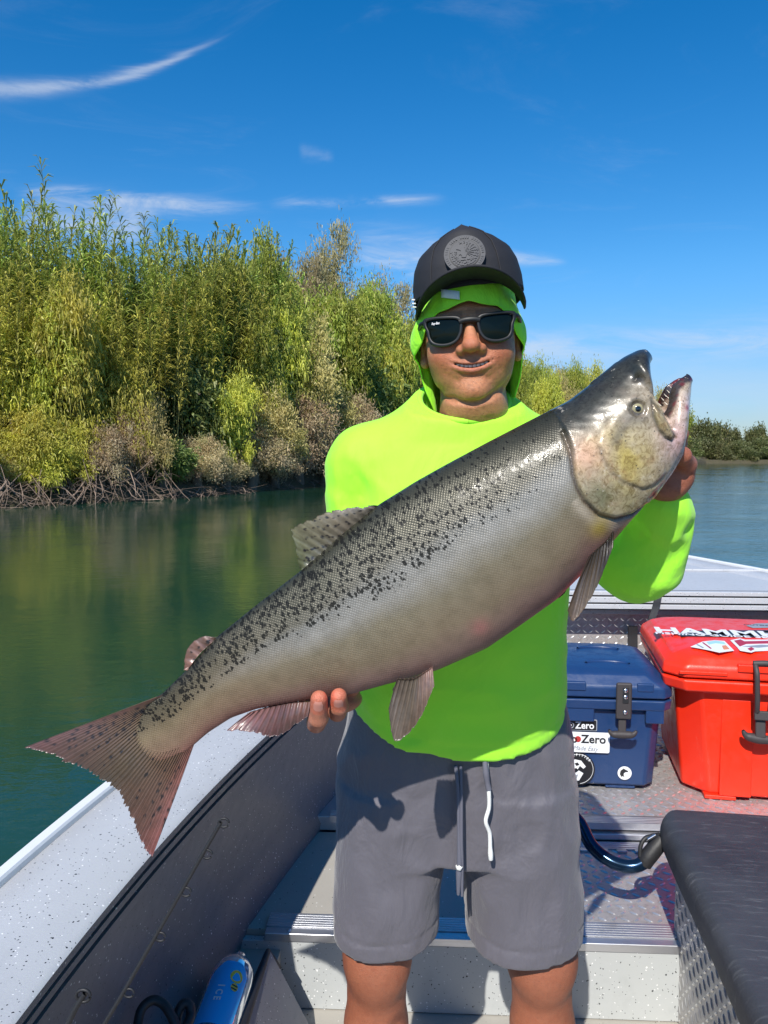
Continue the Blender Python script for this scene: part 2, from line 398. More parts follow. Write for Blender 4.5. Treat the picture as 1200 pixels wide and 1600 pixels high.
def blades(base, dirv, side, L, Wd, col, bend):
    """leaf blades, each of two quads folding down at the middle"""
    n = len(base); mid = base+dirv*(L*.5)[:, None]; tip = mid+dirv*(L*.5)[:, None]; tip[:, 2] -= bend*L
    mid[:, 2] += .12*bend*L
    w = side*(Wd*.5)[:, None]
    V = np.stack([base-w*.5, base+w*.5, mid+w, mid-w, tip+w*.12, tip-w*.12], 1).reshape(-1, 3)
    i = np.arange(n)[:, None]*6; Q = np.vstack([i+np.array([[0, 1, 2, 3]]), i+np.array([[3, 2, 4, 5]])])
    return V, Q, np.repeat(col, 6, 0)
def unit(v): return v/(np.linalg.norm(v, axis=1)[:, None]+1e-9)
def crown_mesh(name, blobs, n, L, Wd, pal, seed, clump=.35, nclump=90, droop=.3, up=.25):
    r = np.random.default_rng(seed); blobs = np.asarray(blobs, float)      # rows: x y z rx ry rz
    wt = blobs[:, 3]*blobs[:, 5]; wt /= wt.sum()
    bi = r.choice(len(blobs), nclump, p=wt); d = unit(r.normal(size=(nclump, 3))); d[:, 2] = np.where(d[:, 2] < -.5, -d[:, 2], d[:, 2])
    cc = blobs[bi, :3]+d*blobs[bi, 3:]*r.uniform(.55, 1.08, (nclump, 1)); out = d
    cs = clump*r.uniform(.55, 1.35, nclump); ci = r.integers(0, nclump, n)
    off = r.normal(size=(n, 3))*.55; p = cc[ci]+off*cs[ci][:, None]*np.array((1, 1, .85))
    dv = unit(out[ci]*.7+r.normal(size=(n, 3))*.75+np.array((0, 0, up)))
    sd = unit(np.cross(dv, r.normal(size=(n, 3))))
    pal = np.asarray(pal, float); cp = r.dirichlet(np.ones(len(pal))*.7, nclump)[ci]@pal
    col = cp*r.uniform(.65, 1.35, (n, 1))
    V, Q, C = blades(p, dv, sd, L*r.uniform(.6, 1.3, n), Wd*r.uniform(.7, 1.2, n), col, droop)
    return npmesh(name, V, Q, C, False)
def limbs(trunk_h, blobs, seed, r0=.16, n=7):
    r = np.random.default_rng(seed); parts = [tube([(0, 0, -.4), (r.normal()*.1, r.normal()*.1, trunk_h*.5), (r.normal()*.2, r.normal()*.2, trunk_h)], [r0, r0*.8, r0*.55], 7, 8)]
    bs = list(blobs)
    for k in range(n):
        b = np.array(bs[k % len(bs)]); q = b[:3]+r.normal(size=3)*b[3:]*.45; z0 = trunk_h*r.uniform(.35, .95)
        parts.append(tube([(0, 0, z0), q*.5+np.array((0, 0, z0*.5+.2)), q], [r0*.5, r0*.3, r0*.08], 5, 7))
    return join(parts)
def mk_tree(name, blobs, n, L, Wd, pal, seed, trunk_h, **k):
    me = crown_mesh('crown', blobs, n, L, Wd, pal, seed, **k); me.materials.append(m_leaf)
    V, Q = limbs(trunk_h, blobs, seed, n=9); tm = npmesh('trunk', V, Q); tm.materials.append(m_bark)
    return me, tm
def put_tree(name, meshes, x, y, z, s, rz, label, cat, group=None, sz=None, pn=('crown', 'trunk')):
    e = empty(name, (x, y, z), rz); e.scale = (s, s, sz or s); tag(e, label, cat, group)
    for me, n in zip(meshes, pn):
        if me is not None: link(bpy.data.objects.new(n, me), e)
    return e
GREEN = [(0.287, 0.375, 0.048), (0.405, 0.456, 0.060), (0.169, 0.244, 0.038), (0.506, 0.488, 0.095)]
YEL = [(0.660, 0.603, 0.081), (0.506, 0.522, 0.068), (0.660, 0.620, 0.136), (0.338, 0.391, 0.054)]
OLIVE = [(0.473, 0.407, 0.136), (0.558, 0.440, 0.176), (0.338, 0.342, 0.095), (0.660, 0.538, 0.244)]
BROWN = [(0.603, 0.437, 0.256), (0.483, 0.332, 0.211), (0.620, 0.543, 0.347), (0.392, 0.347, 0.151)]
GREY = [(0.422, 0.362, 0.181), (0.332, 0.317, 0.151), (0.543, 0.437, 0.226), (0.241, 0.256, 0.090)]
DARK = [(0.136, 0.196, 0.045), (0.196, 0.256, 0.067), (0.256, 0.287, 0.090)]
# giant reeds: canes carrying long arching blades
def reed(seed, H, ncane, spread, pal):
    r = np.random.default_rng(seed); parts = []; Vl, Ql, Cl, o = [], [], [], 0; pal = np.asarray(pal)
    for k in range(ncane):
        a = r.uniform(0, 6.28); q = spread*math.sqrt(r.uniform()); x, y = q*math.cos(a), q*math.sin(a)
        h = H*r.uniform(.62, 1.0); le = np.array((r.normal()*.07+.05*x, r.normal()*.07+.05*y)); zz = np.linspace(-.3, h, 6)
        pt = np.column_stack([x+le[0]*h*(zz/h)**2, y+le[1]*h*(zz/h)**2, zz]); parts.append(tube(pt, np.linspace(.018, .006, 6), 4))
        n = int(h*10); f = r.uniform(.20, 1, n)**.58; zb = f*h
        b = np.column_stack([np.interp(zb, zz, pt[:, 0]), np.interp(zb, zz, pt[:, 1]), zb])
        az = r.uniform(0, 6.28)+np.arange(n)*math.pi+r.normal(size=n)*.6; el = r.uniform(.25, 1.0, n)+.35*(f > .9)
        dv = np.column_stack([np.cos(az)*np.cos(el), np.sin(az)*np.cos(el), np.sin(el)]); sd = unit(np.column_stack([-np.sin(az), np.cos(az), r.normal(size=n)*.4]))
        c = r.dirichlet(np.ones(len(pal)))@pal*r.uniform(.7, 1.25); col = c[None]*r.uniform(.75, 1.3, (n, 1))
        L = r.uniform(.45, .85, n)*(1-.45*f**4); v, qd, cc = blades(b, dv, sd, L, r.uniform(.032, .056, n), col, .40)
        Vl.append(v); Ql.append(qd+o); Cl.append(cc); o += len(v)
    lm = npmesh('blades', np.vstack(Vl), np.vstack(Ql), np.vstack(Cl), False); lm.materials.append(m_leaf)
    V, Q = join(parts); cm = npmesh('canes', V, Q, np.tile((.16, .17, .06), (len(V), 1))); cm.materials.append(m_leaf)
    return lm, cm
RG = [(0.321, 0.423, 0.081), (0.439, 0.504, 0.109), (0.220, 0.326, 0.068), (0.541, 0.538, 0.136)]
RY = [(0.608, 0.570, 0.109), (0.660, 0.619, 0.136), (0.439, 0.472, 0.081)]
reeds = [reed(11+i, 7.6, 38, 1.25, RG if i < 3 else RY) for i in range(5)]
REEDP = ('blades', 'canes')
def bank_y(px):   # depth of the waterline under an image column
    xs = bl[:, 0]/np.maximum(bl[:, 1], 1)*FPX+600; ok = (bl[:, 1] > 12)
    return float(np.interp(px, xs[ok], bl[ok, 1]))
def top_z(py, Y): return P(600, py, Y)[2]
def plant(px, back, fn):
    Y = bank_y(px)+back; return (px-600)/FPX*Y, Y
def groundz(back): return float(np.interp(back, [0, .3, 1, 2.5, 6, 14], [-.35, 0, .55, 1.2, 1.7, 2.0]))
rl = ['giant reeds at the far left end of the bank', 'tall giant reeds with dark plumes, left of the tallest cane', 'tallest giant reeds, their top cane leaning over the others',
      'giant reeds with blue-green plumes right of the tallest cane', 'short giant reeds in the dip of the reed line', 'lone slender reeds standing in the dip of the skyline', 'giant reeds with the highest plumes left of the grey-brown willow',
      'pale giant reeds merging into the green willows', 'giant reeds beside the grey-brown willow crown', 'yellowish reeds low on the left of the bank', 'yellowish reeds below the tallest cane', 'yellowish reeds in the middle of the left bank',
      'yellow-green reeds above the dead branches', 'green reeds beside the dark hollow in the bank', 'green reeds right of the dark hollow', 'reeds rising behind the olive shrubs']
rs = [(-60, 4, 300), (15, 4, 296), (78, 4.5, 268), (135, 4.5, 312), (190, 4, 362), (232, 5, 352), (285, 5, 336), (340, 5.5, 352), (398, 6, 368), (-20, 2, 400), (60, 2.4, 392), (125, 2.4, 430), (185, 2, 455), (240, 2.5, 430), (305, 3.4, 410), (365, 4, 420)]
for i, ((px, bk, top), lb) in enumerate(zip(rs, rl)):
    x, y = plant(px, bk, 0); z = groundz(bk); hh = top_z(top, y)-z; ms = reeds[(i*2) % 3 if i < 9 else 3+i % 2]
    put_tree('giant_reed', ms, x, y, z, max(hh/7.6, .9), rng.uniform(0, 6), lb, 'reeds', 'giant reeds on the left bank', hh/7.6, REEDP)
for i, px in enumerate((-130, -95, -30, 42, 105, 162, 210, 262, 312, 375)):   # second row seen between the first
    x, y = plant(px, 7.2, 0); top = float(np.interp(px, [0, 80, 190, 240, 290, 400], [318, 320, 385, 400, 358, 392])); hh = top_z(top, y)-1.8
    put_tree('giant_reed', reeds[i % 3], x, y, 1.8, hh/7.6*1.05, rng.uniform(0, 6), ('giant reeds in the back row left of the dip in the reed line' if px < 180 else 'giant reeds in the back row right of the dip in the reed line'), 'reeds', 'giant reeds on the left bank', hh/7.6, REEDP)
for i, px in enumerate(range(-500, -140, 45)):   # the bank goes on beyond the left edge of the frame
    x, y = plant(px, 4.5, 0); hh = top_z(310, y)-1.6
    put_tree('giant_reed', reeds[i % 5], x, y, 1.6, 1.0, rng.uniform(0, 6), 'giant reeds where the bank runs on past the left edge', 'reeds', 'giant reeds on the left bank', hh/7.6, REEDP)
# shrubs and trees
def bl_(k, seed, w=1., h=1.):
    r = np.random.default_rng(seed); o = []
    for i in range(k):
        a = r.uniform(0, 6.28); q = w*r.uniform(.15, .62); rr = w*r.uniform(.3, .5)
        o.append((q*math.cos(a), q*math.sin(a), h*r.uniform(.28, .82), rr, rr, rr*.85*h/w if h/w < 1.5 else rr*1.15))
    return o
sh = {}
sh['willow'] = [mk_tree('w', bl_(11, 30+i, 1.0, 1.7), 26000, .085, .020, GREEN, 40+i, 1.0, clump=.17, nclump=260, droop=.5) for i in range(3)]
sh['yellow'] = [mk_tree('y', bl_(8, 50+i, 1.0, 1.2), 18000, .085, .020, YEL, 60+i, .6, clump=.17, nclump=190, droop=.5) for i in range(2)]
sh['olive'] = [mk_tree('o', bl_(10, 70+i, 1.0, 1.15), 22000, .058, .017, OLIVE, 80+i, .6, clump=.17, nclump=210, droop=.2) for i in range(2)]
sh['brown'] = [mk_tree('b', bl_(10, 90+i, 1.0, 1.0), 22000, .055, .016, BROWN, 95+i, .5, clump=.17, nclump=200, droop=.3) for i in range(2)]
sh['grey'] = [mk_tree('g', bl_(14, 110+i, .9, 2.0), 18000, .075, .017, GREY, 120+i, 1.5, clump=.16, nclump=230, droop=.3, up=.6) for i in range(2)]
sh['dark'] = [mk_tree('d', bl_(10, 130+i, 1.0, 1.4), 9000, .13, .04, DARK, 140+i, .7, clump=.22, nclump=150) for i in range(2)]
#        kind     px  back top  half-width px  label
shr = [
 ('yellow', -90, 1.2, 640, 70, 'yellow-green shrub just past the left edge'), ('brown', -190, 1.0, 660, 70, 'brown waterside bush past the left edge'), ('yellow', -290, 1.2, 620, 80, 'tall yellow-green shrub past the left edge'), ('olive', -400, 1.2, 640, 90, 'olive bush past the left edge'), ('dark', -500, 1.5, 600, 90, 'dark green bush past the left edge'),
 ('brown', 150, .7, 668, 44, 'pinkish-brown dry bush between the yellow bushes and the bare branches'), ('dark', 255, .8, 690, 46, 'dark green bush overhanging the water left of the hollow'), ('yellow', 60, .7, 680, 56, 'yellow-green bush overhanging the roots at the left'), ('willow', 440, 4.0, 455, 60, 'broad green willow above the olive shrubs'), ('willow', 520, 4.5, 470, 58, 'broad green willow beside the man\'s shoulder'), ('willow', 375, 3.6, 470, 52, 'light green willow between the reeds and the olive shrubs'), ('willow', 590, 6, 490, 50, 'light green willow just left of the man\'s cap'),
 ('olive', 0, 1.0, 690, 50, 'olive bush at the left end of the waterline'), ('brown', 350, .6, 705, 40, 'flat brown bush at the water under the olive shrubs'), ('brown', 430, .6, 690, 44, 'spreading tan bush at the waterline below the olive-brown shrub'), ('yellow', 430, 3.2, 500, 48, 'yellow-green willow shrub between the olive shrubs'), ('yellow', 590, 5.0, 520, 44, 'yellow-green shrub just left of the man\'s hood'),
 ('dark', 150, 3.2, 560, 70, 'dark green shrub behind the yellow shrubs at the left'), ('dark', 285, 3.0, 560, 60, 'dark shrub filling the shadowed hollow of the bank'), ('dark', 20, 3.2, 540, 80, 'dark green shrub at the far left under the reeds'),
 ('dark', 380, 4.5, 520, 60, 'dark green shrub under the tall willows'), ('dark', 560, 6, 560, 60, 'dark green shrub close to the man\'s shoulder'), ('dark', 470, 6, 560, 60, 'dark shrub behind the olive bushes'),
 ('willow', 250, 6.5, 420, 55, 'green willow just right of the dip in the reeds'), ('willow', 345, 5.2, 405, 62, 'bright green willow under the highest reed plumes'), ('willow', 425, 6, 395, 58, 'green willow left of the grey-brown tree'), ('willow', 500, 6.5, 430, 60, 'green willow in front of the grey-brown tree'),
 ('willow', 570, 7, 455, 55, 'green willow right of the grey-brown tree'), ('willow', 640, 8, 520, 50, 'green willow next to the man\'s head'), ('willow', 545, 4.2, 520, 55, 'rounded green willow low beside the shirt sleeve'), ('willow', 300, 4.4, 480, 50, 'leafy willow over the dark hollow'), ('willow', 615, 5, 560, 45, 'green willow just left of the man\'s neck'),
 ('grey', 470, 11, 352, 46, 'grey-brown feathery tree, left of a pair of crowns'), ('grey', 520, 11, 342, 48, 'tallest grey-brown feathery tree behind the willows'), ('grey', 572, 12, 398, 40, 'grey-brown feathery tree right of the tallest one'), ('grey', 618, 14, 440, 42, 'sparse brownish tree nearest to the man\'s cap'), ('grey', 655, 14, 470, 40, 'sparse grey tree partly behind the man\'s head'),
 ('yellow', 40, 2.2, 510, 75, 'yellow-green shrub at the far left of the bank'), ('yellow', 118, 1.9, 470, 70, 'yellow-green shrub beneath the tallest reeds'), ('yellow', 185, 1.7, 560, 55, 'yellowish shrub left of the dark hollow'), ('yellow', 30, .9, 640, 60, 'low yellow-green bush touching the water at far left'), ('yellow', 95, .8, 660, 50, 'low yellow bush above the tangled roots'), ('yellow', 340, 1.6, 598, 48, 'small yellow-leaved bush beside the dark hollow'), ('yellow', 395, 1.6, 560, 42, 'yellow-green sprig bush amid the olive shrubs'),
 ('olive', 455, 2.5, 500, 62, 'tall olive-brown shrub left of the man\'s sleeve'), ('olive', 400, 1.4, 600, 56, 'olive-brown shrub in the middle of the waterside row'), ('olive', 515, 2.4, 565, 55, 'olive shrub beside the man\'s sleeve'), ('olive', 225, 1.2, 610, 44, 'olive shrub behind the bare branches'),
 ('brown', 468, .9, 632, 60, 'rounded tan bush overhanging the water left of the man'), ('brown', 385, .8, 668, 52, 'tan bush at the waterline in the middle of the bank'), ('brown', 310, .8, 690, 46, 'low brown bush under the dark hollow'), ('brown', 540, 1.0, 620, 46, 'tan bush half hidden by the man\'s sleeve'), ('brown', 205, 1.0, 650, 34, 'dry pinkish-brown bush among bare branches'), ('brown', 500, .6, 690, 44, 'low brown bush at the waterline beside the man'),
]
for i, (k, px, bk, top, hw, lb) in enumerate(shr):
    x, y = plant(px, bk, 0); z = groundz(bk)-.25; s = hw/FPX*y*1.12; H = {'willow': 1.7, 'yellow': 1.2, 'olive': 1.15, 'brown': 1.0, 'grey': 2.0, 'dark': 1.4}[k]; s *= 1.18
    h = (top_z(top, y)-z)/(H*1.08)
    put_tree({'willow': 'willow_tree', 'grey': 'feathery_tree'}.get(k, k+'_shrub'), sh[k][i % len(sh[k])], x, y, z, s, rng.uniform(0, 6), lb, 'tree' if k in ('willow', 'grey') else 'shrub', None, h)
# bank receding behind the man and the fish head, then the far shore
for i, (px, Y, top) in enumerate([(690, 72, 545), (730, 76, 555), (775, 80, 548), (812, 84, 556), (838, 88, 566), (862, 92, 575), (888, 95, 572), (912, 100, 585), (935, 106, 592), (962, 112, 600), (990, 122, 612), (1015, 130, 606), (1042, 138, 622), (845, 80, 600), (905, 88, 610), (800, 74, 590)]):
    k = ('willow', 'olive', 'yellow')[(i*2) % 3] if i % 4 else 'willow'; z = -.9; H = {'willow': 1.7, 'yellow': 1.2, 'olive': 1.15}[k]
    put_tree('willow_tree' if k == 'willow' else k+'_shrub', sh[k][i % 2], (px-600)/FPX*Y, Y, z, 40/FPX*Y, rng.uniform(0, 6), ('green tree on the receding bank just right of the man\'s neck' if px < 838 else 'green tree on the receding bank rising above the fish\'s nape' if px < 980 else 'distant green tree on the receding bank behind the fish\'s open jaws'), 'tree', 'trees on the receding bank', (top_z(top, Y)-z)/(H*1.1))
sh['far'] = [mk_tree('f', bl_(9, 150+i, 1.0, 1.25), 7000, .12, .07, [(.09, .12, .035), (.14, .16, .05), (.22, .20, .08), (.07, .095, .035)], 160+i, .5, clump=.26, nclump=110, droop=.15) for i in range(3)]
for i, (px, Y, top, hw) in enumerate([(1072, 190, 672, 14), (1088, 190, 668, 16), (1104, 192, 665, 18), (1122, 195, 670, 17), (1140, 200, 678, 15), (1158, 204, 690, 14), (1172, 206, 678, 13), (1188, 208, 674, 14), (1203, 210, 684, 13), (1150, 184, 694, 17), (1185, 186, 692, 17), (1112, 182, 690, 20), (1080, 180, 692, 18), (1216, 212, 680, 16), (1060, 176, 680, 16), (1234, 214, 686, 16), (1255, 216, 690, 18), (1130, 178, 702, 14), (1165, 178, 703, 14), (1200, 180, 703, 14)]):
    z = WATER-.1; s = hw*1.15/FPX*Y
    put_tree('far_tree', sh['far'][i % 3], (px-600)/FPX*Y, Y, z, s, rng.uniform(0, 6), ('small dark green tree on the far shore right beside the hand at the fish\'s jaw' if px < 1125 else 'small low tree in the dip of the far tree line' if px < 1165 else 'small dark green tree on the far shore at the right edge'), 'tree', 'trees on the far shore', (top_z(top, Y)-z)/(1.25*1.05))
bm = bmesh.new()
ring = [P(1000, 712, 172)[:2], P(1120, 712, 174)[:2], P(1400, 712, 178)[:2], P(2000, 712, 200)[:2], P(3000, 712, 420)[:2], P(1000, 712, 420)[:2]]
lowv = [bm.verts.new((x, y, WATER-.4)) for x, y in ring]; hiv = [bm.verts.new((x+(2 if i < 4 else 0), y+(2.5 if i < 4 else 0), .5)) for i, (x, y) in enumerate(ring)]
bm.faces.new(hiv)
for i in range(6): bm.faces.new((lowv[i], lowv[(i+1) % 6], hiv[(i+1) % 6], hiv[i]))
tag(bmobj('far_shore', bm, m_soil), kind='structure')
# bare roots and dead branches hanging into the water
def tangle(seed, w, h, n):
    r = np.random.default_rng(seed); parts = []
    for k in range(n):
        x0 = r.uniform(-w, w); p0 = np.array((x0, r.uniform(.2, 1.4), h*r.uniform(.5, 1))); p2 = np.array((x0+r.normal()*.7, r.uniform(-1.1, .1), r.uniform(-.2, .25)*h)); p1 = (p0+p2)/2+r.normal(size=3)*.3
        r0 = r.choice([.008, .012, .016, .034]); parts.append(tube([p0, p1, p2], [r0, r0*.8, r0*.35], 4, 6))
        for _ in range(3):
            f = r.uniform(.2, .9); q = p0*(1-f)+p2*f; e = q+np.array((r.normal()*.45, -abs(r.normal())*.3, r.normal()*.35)); parts.append(tube([q, (q+e)/2+r.normal(size=3)*.08, e], [r0*.5, r0*.35, r0*.15], 3, 4))
    return join(parts)
tg = []
for i in range(3):
    V, Q = tangle(200+i, 1.2, 1.7, 22); me = npmesh('branches', V, Q); me.materials.append(m_twig); tg.append(me)
for i, (px, lb, hs_) in enumerate([(10, 'tangle of bare roots at the far left waterline', .8), (95, 'dry root tangle under the low yellow bush', 1.0), (165, 'bleached dead branches hanging into the water', 1.25), (225, 'bare branches fanning above the waterline left of the hollow', 1.15), (290, 'thin bare branches below the dark hollow', .35), (350, 'bare twigs under the tan bush in the middle', .3), (425, 'bare twigs below the rounded tan bush', .25), (-40, 'root tangle beyond the left end of the bank', .9), (495, 'bare twigs at the waterline beside the man', .25)]):
    x, y = plant(px, -.15, 0); e = bpy.data.objects.new('dead_branches', tg[i % 3]); link(e); e.location = (x, y, WATER-.02); e.rotation_euler = (0, 0, rng.uniform(-.3, .3)+.5); e.scale = (1.1, 1.1, hs_)
    tag(e, lb, 'branches', 'dead branches along the waterline')
# bushy undergrowth that nobody could count, closing the gaps low on the bank
ug = []
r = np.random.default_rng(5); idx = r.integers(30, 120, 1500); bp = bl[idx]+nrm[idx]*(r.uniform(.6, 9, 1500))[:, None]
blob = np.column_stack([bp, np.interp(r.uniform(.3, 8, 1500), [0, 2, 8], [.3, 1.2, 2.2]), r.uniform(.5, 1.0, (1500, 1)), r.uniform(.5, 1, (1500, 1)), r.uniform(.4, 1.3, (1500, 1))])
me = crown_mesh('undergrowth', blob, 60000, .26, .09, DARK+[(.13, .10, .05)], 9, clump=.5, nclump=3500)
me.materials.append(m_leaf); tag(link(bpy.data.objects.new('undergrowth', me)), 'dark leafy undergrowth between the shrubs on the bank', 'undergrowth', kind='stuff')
# ------------------------------------------------------------------ the salmon
YF = 1.04
FO = P(640, 890, YF); _u = P(1000, 640, YF)-P(270, 1130, YF); _u[1] = 0; FU = _u/np.linalg.norm(_u); FW = np.array((0, -1., 0)); FV = np.cross(FW, FU)
def uv(px, py):
    p = P(px, py, YF)-FO; return p@FU, p@FV
def UV(l): return [uv(*q) for q in l]
MF = Matrix(((FU[0], FV[0], FW[0], FO[0]), (FU[1], FV[1], FW[1], FO[1]), (FU[2], FV[2], FW[2], FO[2]), (0, 0, 0, 1)))
def curve(pts, n=400, sm=9):
    a = np.array(UV(pts)); a = a[np.argsort(a[:, 0])]; x = np.linspace(a[0, 0], a[-1, 0], n); y = np.interp(x, a[:, 0], a[:, 1])
    k = np.hanning(sm+2)[1:-1]; k /= k.sum(); return x, np.convolve(np.pad(y, sm//2, mode='edge'), k, 'valid')
DOR = curve([(200, 1118), (222, 1100), (254, 1083), (290, 1048), (335, 998), (402, 944), (472, 890), (530, 838), (592, 788), (650, 752), (700, 724), (760, 692), (820, 661), (889, 626), (935, 591), (974, 558), (1001, 545), (1010, 547)], sm=9)
DOR_T = uv(1018, 558)
VEN = curve([(236, 1196), (262, 1188), (290, 1176), (326, 1144), (362, 1121), (402, 1107), (460, 1096), (512, 1088), (548, 1084), (620, 1064), (684, 1046), (760, 1012), (812, 976), (868, 936), (916, 888), (957, 844), (985, 811), (1026, 767), (1048, 737), (1062, 707), (1069, 660), (1077, 615), (1079, 596)], sm=9)
M1 = curve([(985, 690), (1005, 668), (1018, 648), (1014, 630), (1010, 600), (1010, 575), (1017, 564)], sm=5)
M2 = curve([(985, 690), (1005, 668), (1021, 650), (1034, 622), (1044, 600), (1056, 590), (1073, 584)], sm=5)
sc = YF/FPX
uT = np.array([-470, -440, -400, -300, -150, 0, 120, 250, 330, 400, 450, 486, 515, 535, 570])*sc
TT = np.array([4, 9, 17, 27, 47, 66, 76, 80, 78, 72, 60, 48, 36, 27, 18])*sc
H_ = .0022
u0, u1 = uv(205, 1150)[0], uv(1079, 590)[0]+.006
fd = Field((u0-.004, -.15, -.078), (u1+.004, .15, .078), H_)
sl, Ug, Vg, Wg = fd.all(); U2 = Ug[:, :, 0]; V2 = Vg[:, :, 0]
def seg(us, top, bot, T, ulo, uhi, p=2.0):
    """lens-like body between two outline curves"""
    vt, vb = np.interp(us, *top), np.interp(us, *bot); b = np.maximum((vt-vb)/2, .0008); c = (vt+vb)/2
    d = ((np.abs((Vg-c)/b)**p+np.abs(Wg/T)**p)**(1/p)-1)*np.minimum(b, T)
    return np.maximum(d, np.maximum(ulo-us, us-uhi))
TU = np.interp(Ug, uT, TT); gape = uv(1021, 649)[0]
d = seg(Ug, DOR, VEN, TU, u0, gape-.003)
tip_fade = lambda a, b: np.sqrt(np.clip((b-Ug)/(b-a), 0, 1))
uj = uv(1014, 556)[0]; up = seg(Ug, DOR, M1, TU*(.25+.75*sst(Ug, gape-.045, gape+.012))*np.maximum(tip_fade(uj-.03, uj+.002), .05), gape-.045, uj)
ul = uv(1078, 589)[0]; lo_ = seg(Ug, M2, VEN, TU*.92*(.25+.75*sst(Ug, gape-.045, gape+.012))*np.maximum(tip_fade(ul-.04, ul+.002), .05), gape-.045, ul)
def smin(a, b, k):
    h = np.clip(.5+.5*(b-a)/k, 0, 1); return b*(1-h)+a*h-k*h*(1-h)
F = smin(smin(d, up, .004), lo_, .006)
# relief of the head, as displacement over the side view
GILL = UV([(866, 668), (872, 690), (876, 705), (878, 740), (884, 760), (894, 778), (916, 798), (944, 805), (974, 800), (1000, 786)])
PRE = UV([(917, 700), (921, 718), (932, 737), (952, 752), (985, 763), (1005, 757), (1022, 742)])
MAXI = UV([(997, 628), (1004, 640), (1016, 652), (1028, 668), (1035, 684), (1030, 690), (1018, 686), (1006, 674), (998, 655)])
head = UV([(862, 650), (872, 690), (876, 705), (878, 740), (884, 760), (894, 778), (916, 798), (944, 805), (974, 800), (1000, 786), (1200, 700), (1100, 480), (840, 560)])
EYE = uv(976, 643); NOS = uv(980, 596)
dg, dp, dm = segd(U2, V2, GILL), segd(U2, V2, PRE), segd(U2, V2, MAXI+MAXI[:1]); inh = inpoly(U2, V2, head); inm = inpoly(U2, V2, MAXI)
sg = np.where(inh, dg, -dg)
D = .0040*sst(sg, -.001, .0035)*np.exp(-np.maximum(sg, 0)/.03) - .0034*np.exp(-((sg+.0012)/.0024)**2)*sst(dg*0+np.where(V2 < uv(872, 672)[1]+.0, 1., 0.), 0, 1)
D += .0012*sst(np.where(inpoly(U2, V2, PRE+UV([(1010, 640), (930, 640)])), dp, -dp), -.002, .003)*np.exp(-(dp/.014)**2)-.0018*np.exp(-(dp/.0022)**2)
D += np.where(inm, .0038*sst(dm, 0, .004), 0)-.002*np.exp(-(dm/.0016)**2)
de = np.hypot(U2-EYE[0], V2-EYE[1])
D += .003*np.exp(-(de/.020)**2)-.0045*sst(de, .0125, .008)
D += -.004*np.exp(-(np.hypot(U2-NOS[0], V2-NOS[1])/.0035)**2)
for q in ([(1046, 735), (1030, 755), (1000, 790)], [(1000, 778), (1025, 752), (1046, 722)], [(1058, 690), (1048, 720)]): D += -.0013*np.exp(-(segd(U2, V2, UV(q))/.002)**2)
D += .00022*np.sin(U2*260+np.sin(V2*170)*2)*np.sin(V2*230+U2*90)*inh
fadeW = sst(np.abs(Wg), .004, .02)
F = F-D[:, :, None]*fadeW
fd.F = F.astype(np.float32)
# mouth: hollow along the inner face of both jaws
jaw = [uv(*q) for q in ((1026, 652), (1040, 622), (1054, 602), (1068, 594))]
for (a, b), (ra, rb) in zip(zip(jaw[:-1], jaw[1:]), ((.015, .013), (.013, .010), (.010, .006))): fd.sub(cone((a[0], a[1]+.004, 0), (b[0], b[1]+.004, 0), ra, rb), .003)
fd.sub(cone((uv(985, 672)[0], uv(985, 672)[1], 0), (uv(1030, 640)[0], uv(1030, 640)[1], 0), .010, .022), .004)
fd.F = np.maximum(fd.F, np.maximum(u0-Ug, Ug-u1).astype(np.float32))
V, Q = fd.mesh(1)
u, v, w = V.T; aw = np.abs(w)
vt, vb = np.interp(u, *DOR), np.interp(u, *VEN); s_ = np.clip((v-(vt+vb)/2)/((vt-vb)/2+1e-6), -1.05, 1.05)
ht = lambda c: np.array(lin(c))
n1 = vnoise(V, 60, 1); n2 = vnoise(V, 170, 2); n3 = vnoise(V, 420, 3, 2)
def band(stops):
    x = [k for k, _ in stops]; return np.stack([np.interp(s_+.05*n1, x, [ht(c)[i] for _, c in stops]) for i in range(3)], 1)
body = band([(-1, (138, 98, 94)), (-.8, (152, 122, 112)), (-.5, (146, 130, 106)), (-.15, (142, 132, 110)), (.12, (158, 154, 146)), (.3, (136, 134, 128)), (.45, (106, 102, 90)), (.7, (86, 83, 68)), (1, (60, 60, 46))])
tail = band([(-1, (150, 102, 94)), (-.6, (150, 122, 100)), (0, (142, 124, 96)), (.45, (110, 99, 78)), (1, (54, 52, 40))])
C = body*(1-sst(u, -.13, -.36))[:, None]+tail*sst(u, -.13, -.36)[:, None]
px_ = lambda x, y: np.hypot(u-uv(x, y)[0], v-uv(x, y)[1])
def blend(C, c, m): m = np.clip(m, 0, 1)[:, None]; return C*(1-m)+ht(c)[None]*m
hm = inpoly(u, v, head); dG = segd(u, v, GILL); hsg = np.where(hm, dG, -dG); topf = sst(s_, .25, .6); hw = sst(hsg, -.001-.022*topf, .002+.022*topf)
hc = np.tile(ht((188, 174, 150)), (len(V), 1))
hc = blend(hc, (186, 166, 82), np.exp(-(px_(955, 715)/.036)**2)*1.1*(.75+.35*n2)); hc = blend(hc, (168, 150, 100), np.clip(n2*.8, 0, .5))
hc = blend(hc, (214, 168, 140), np.exp(-(px_(895, 712)/.024)**2)*.8)
hc = blend(hc, (112, 112, 84), np.exp(-(px_(915, 772)/.026)**2)*1.1*(.8+.3*n2))
hc = blend(hc, (150, 140, 92), np.exp(-(px_(965, 785)/.022)**2)*.7)
hc = blend(hc, (214, 178, 178), np.exp(-(px_(1045, 690)/.03)**2)*.9)
hc = blend(hc, (214, 188, 184), np.exp(-(px_(1066, 640)/.022)**2)*.8)
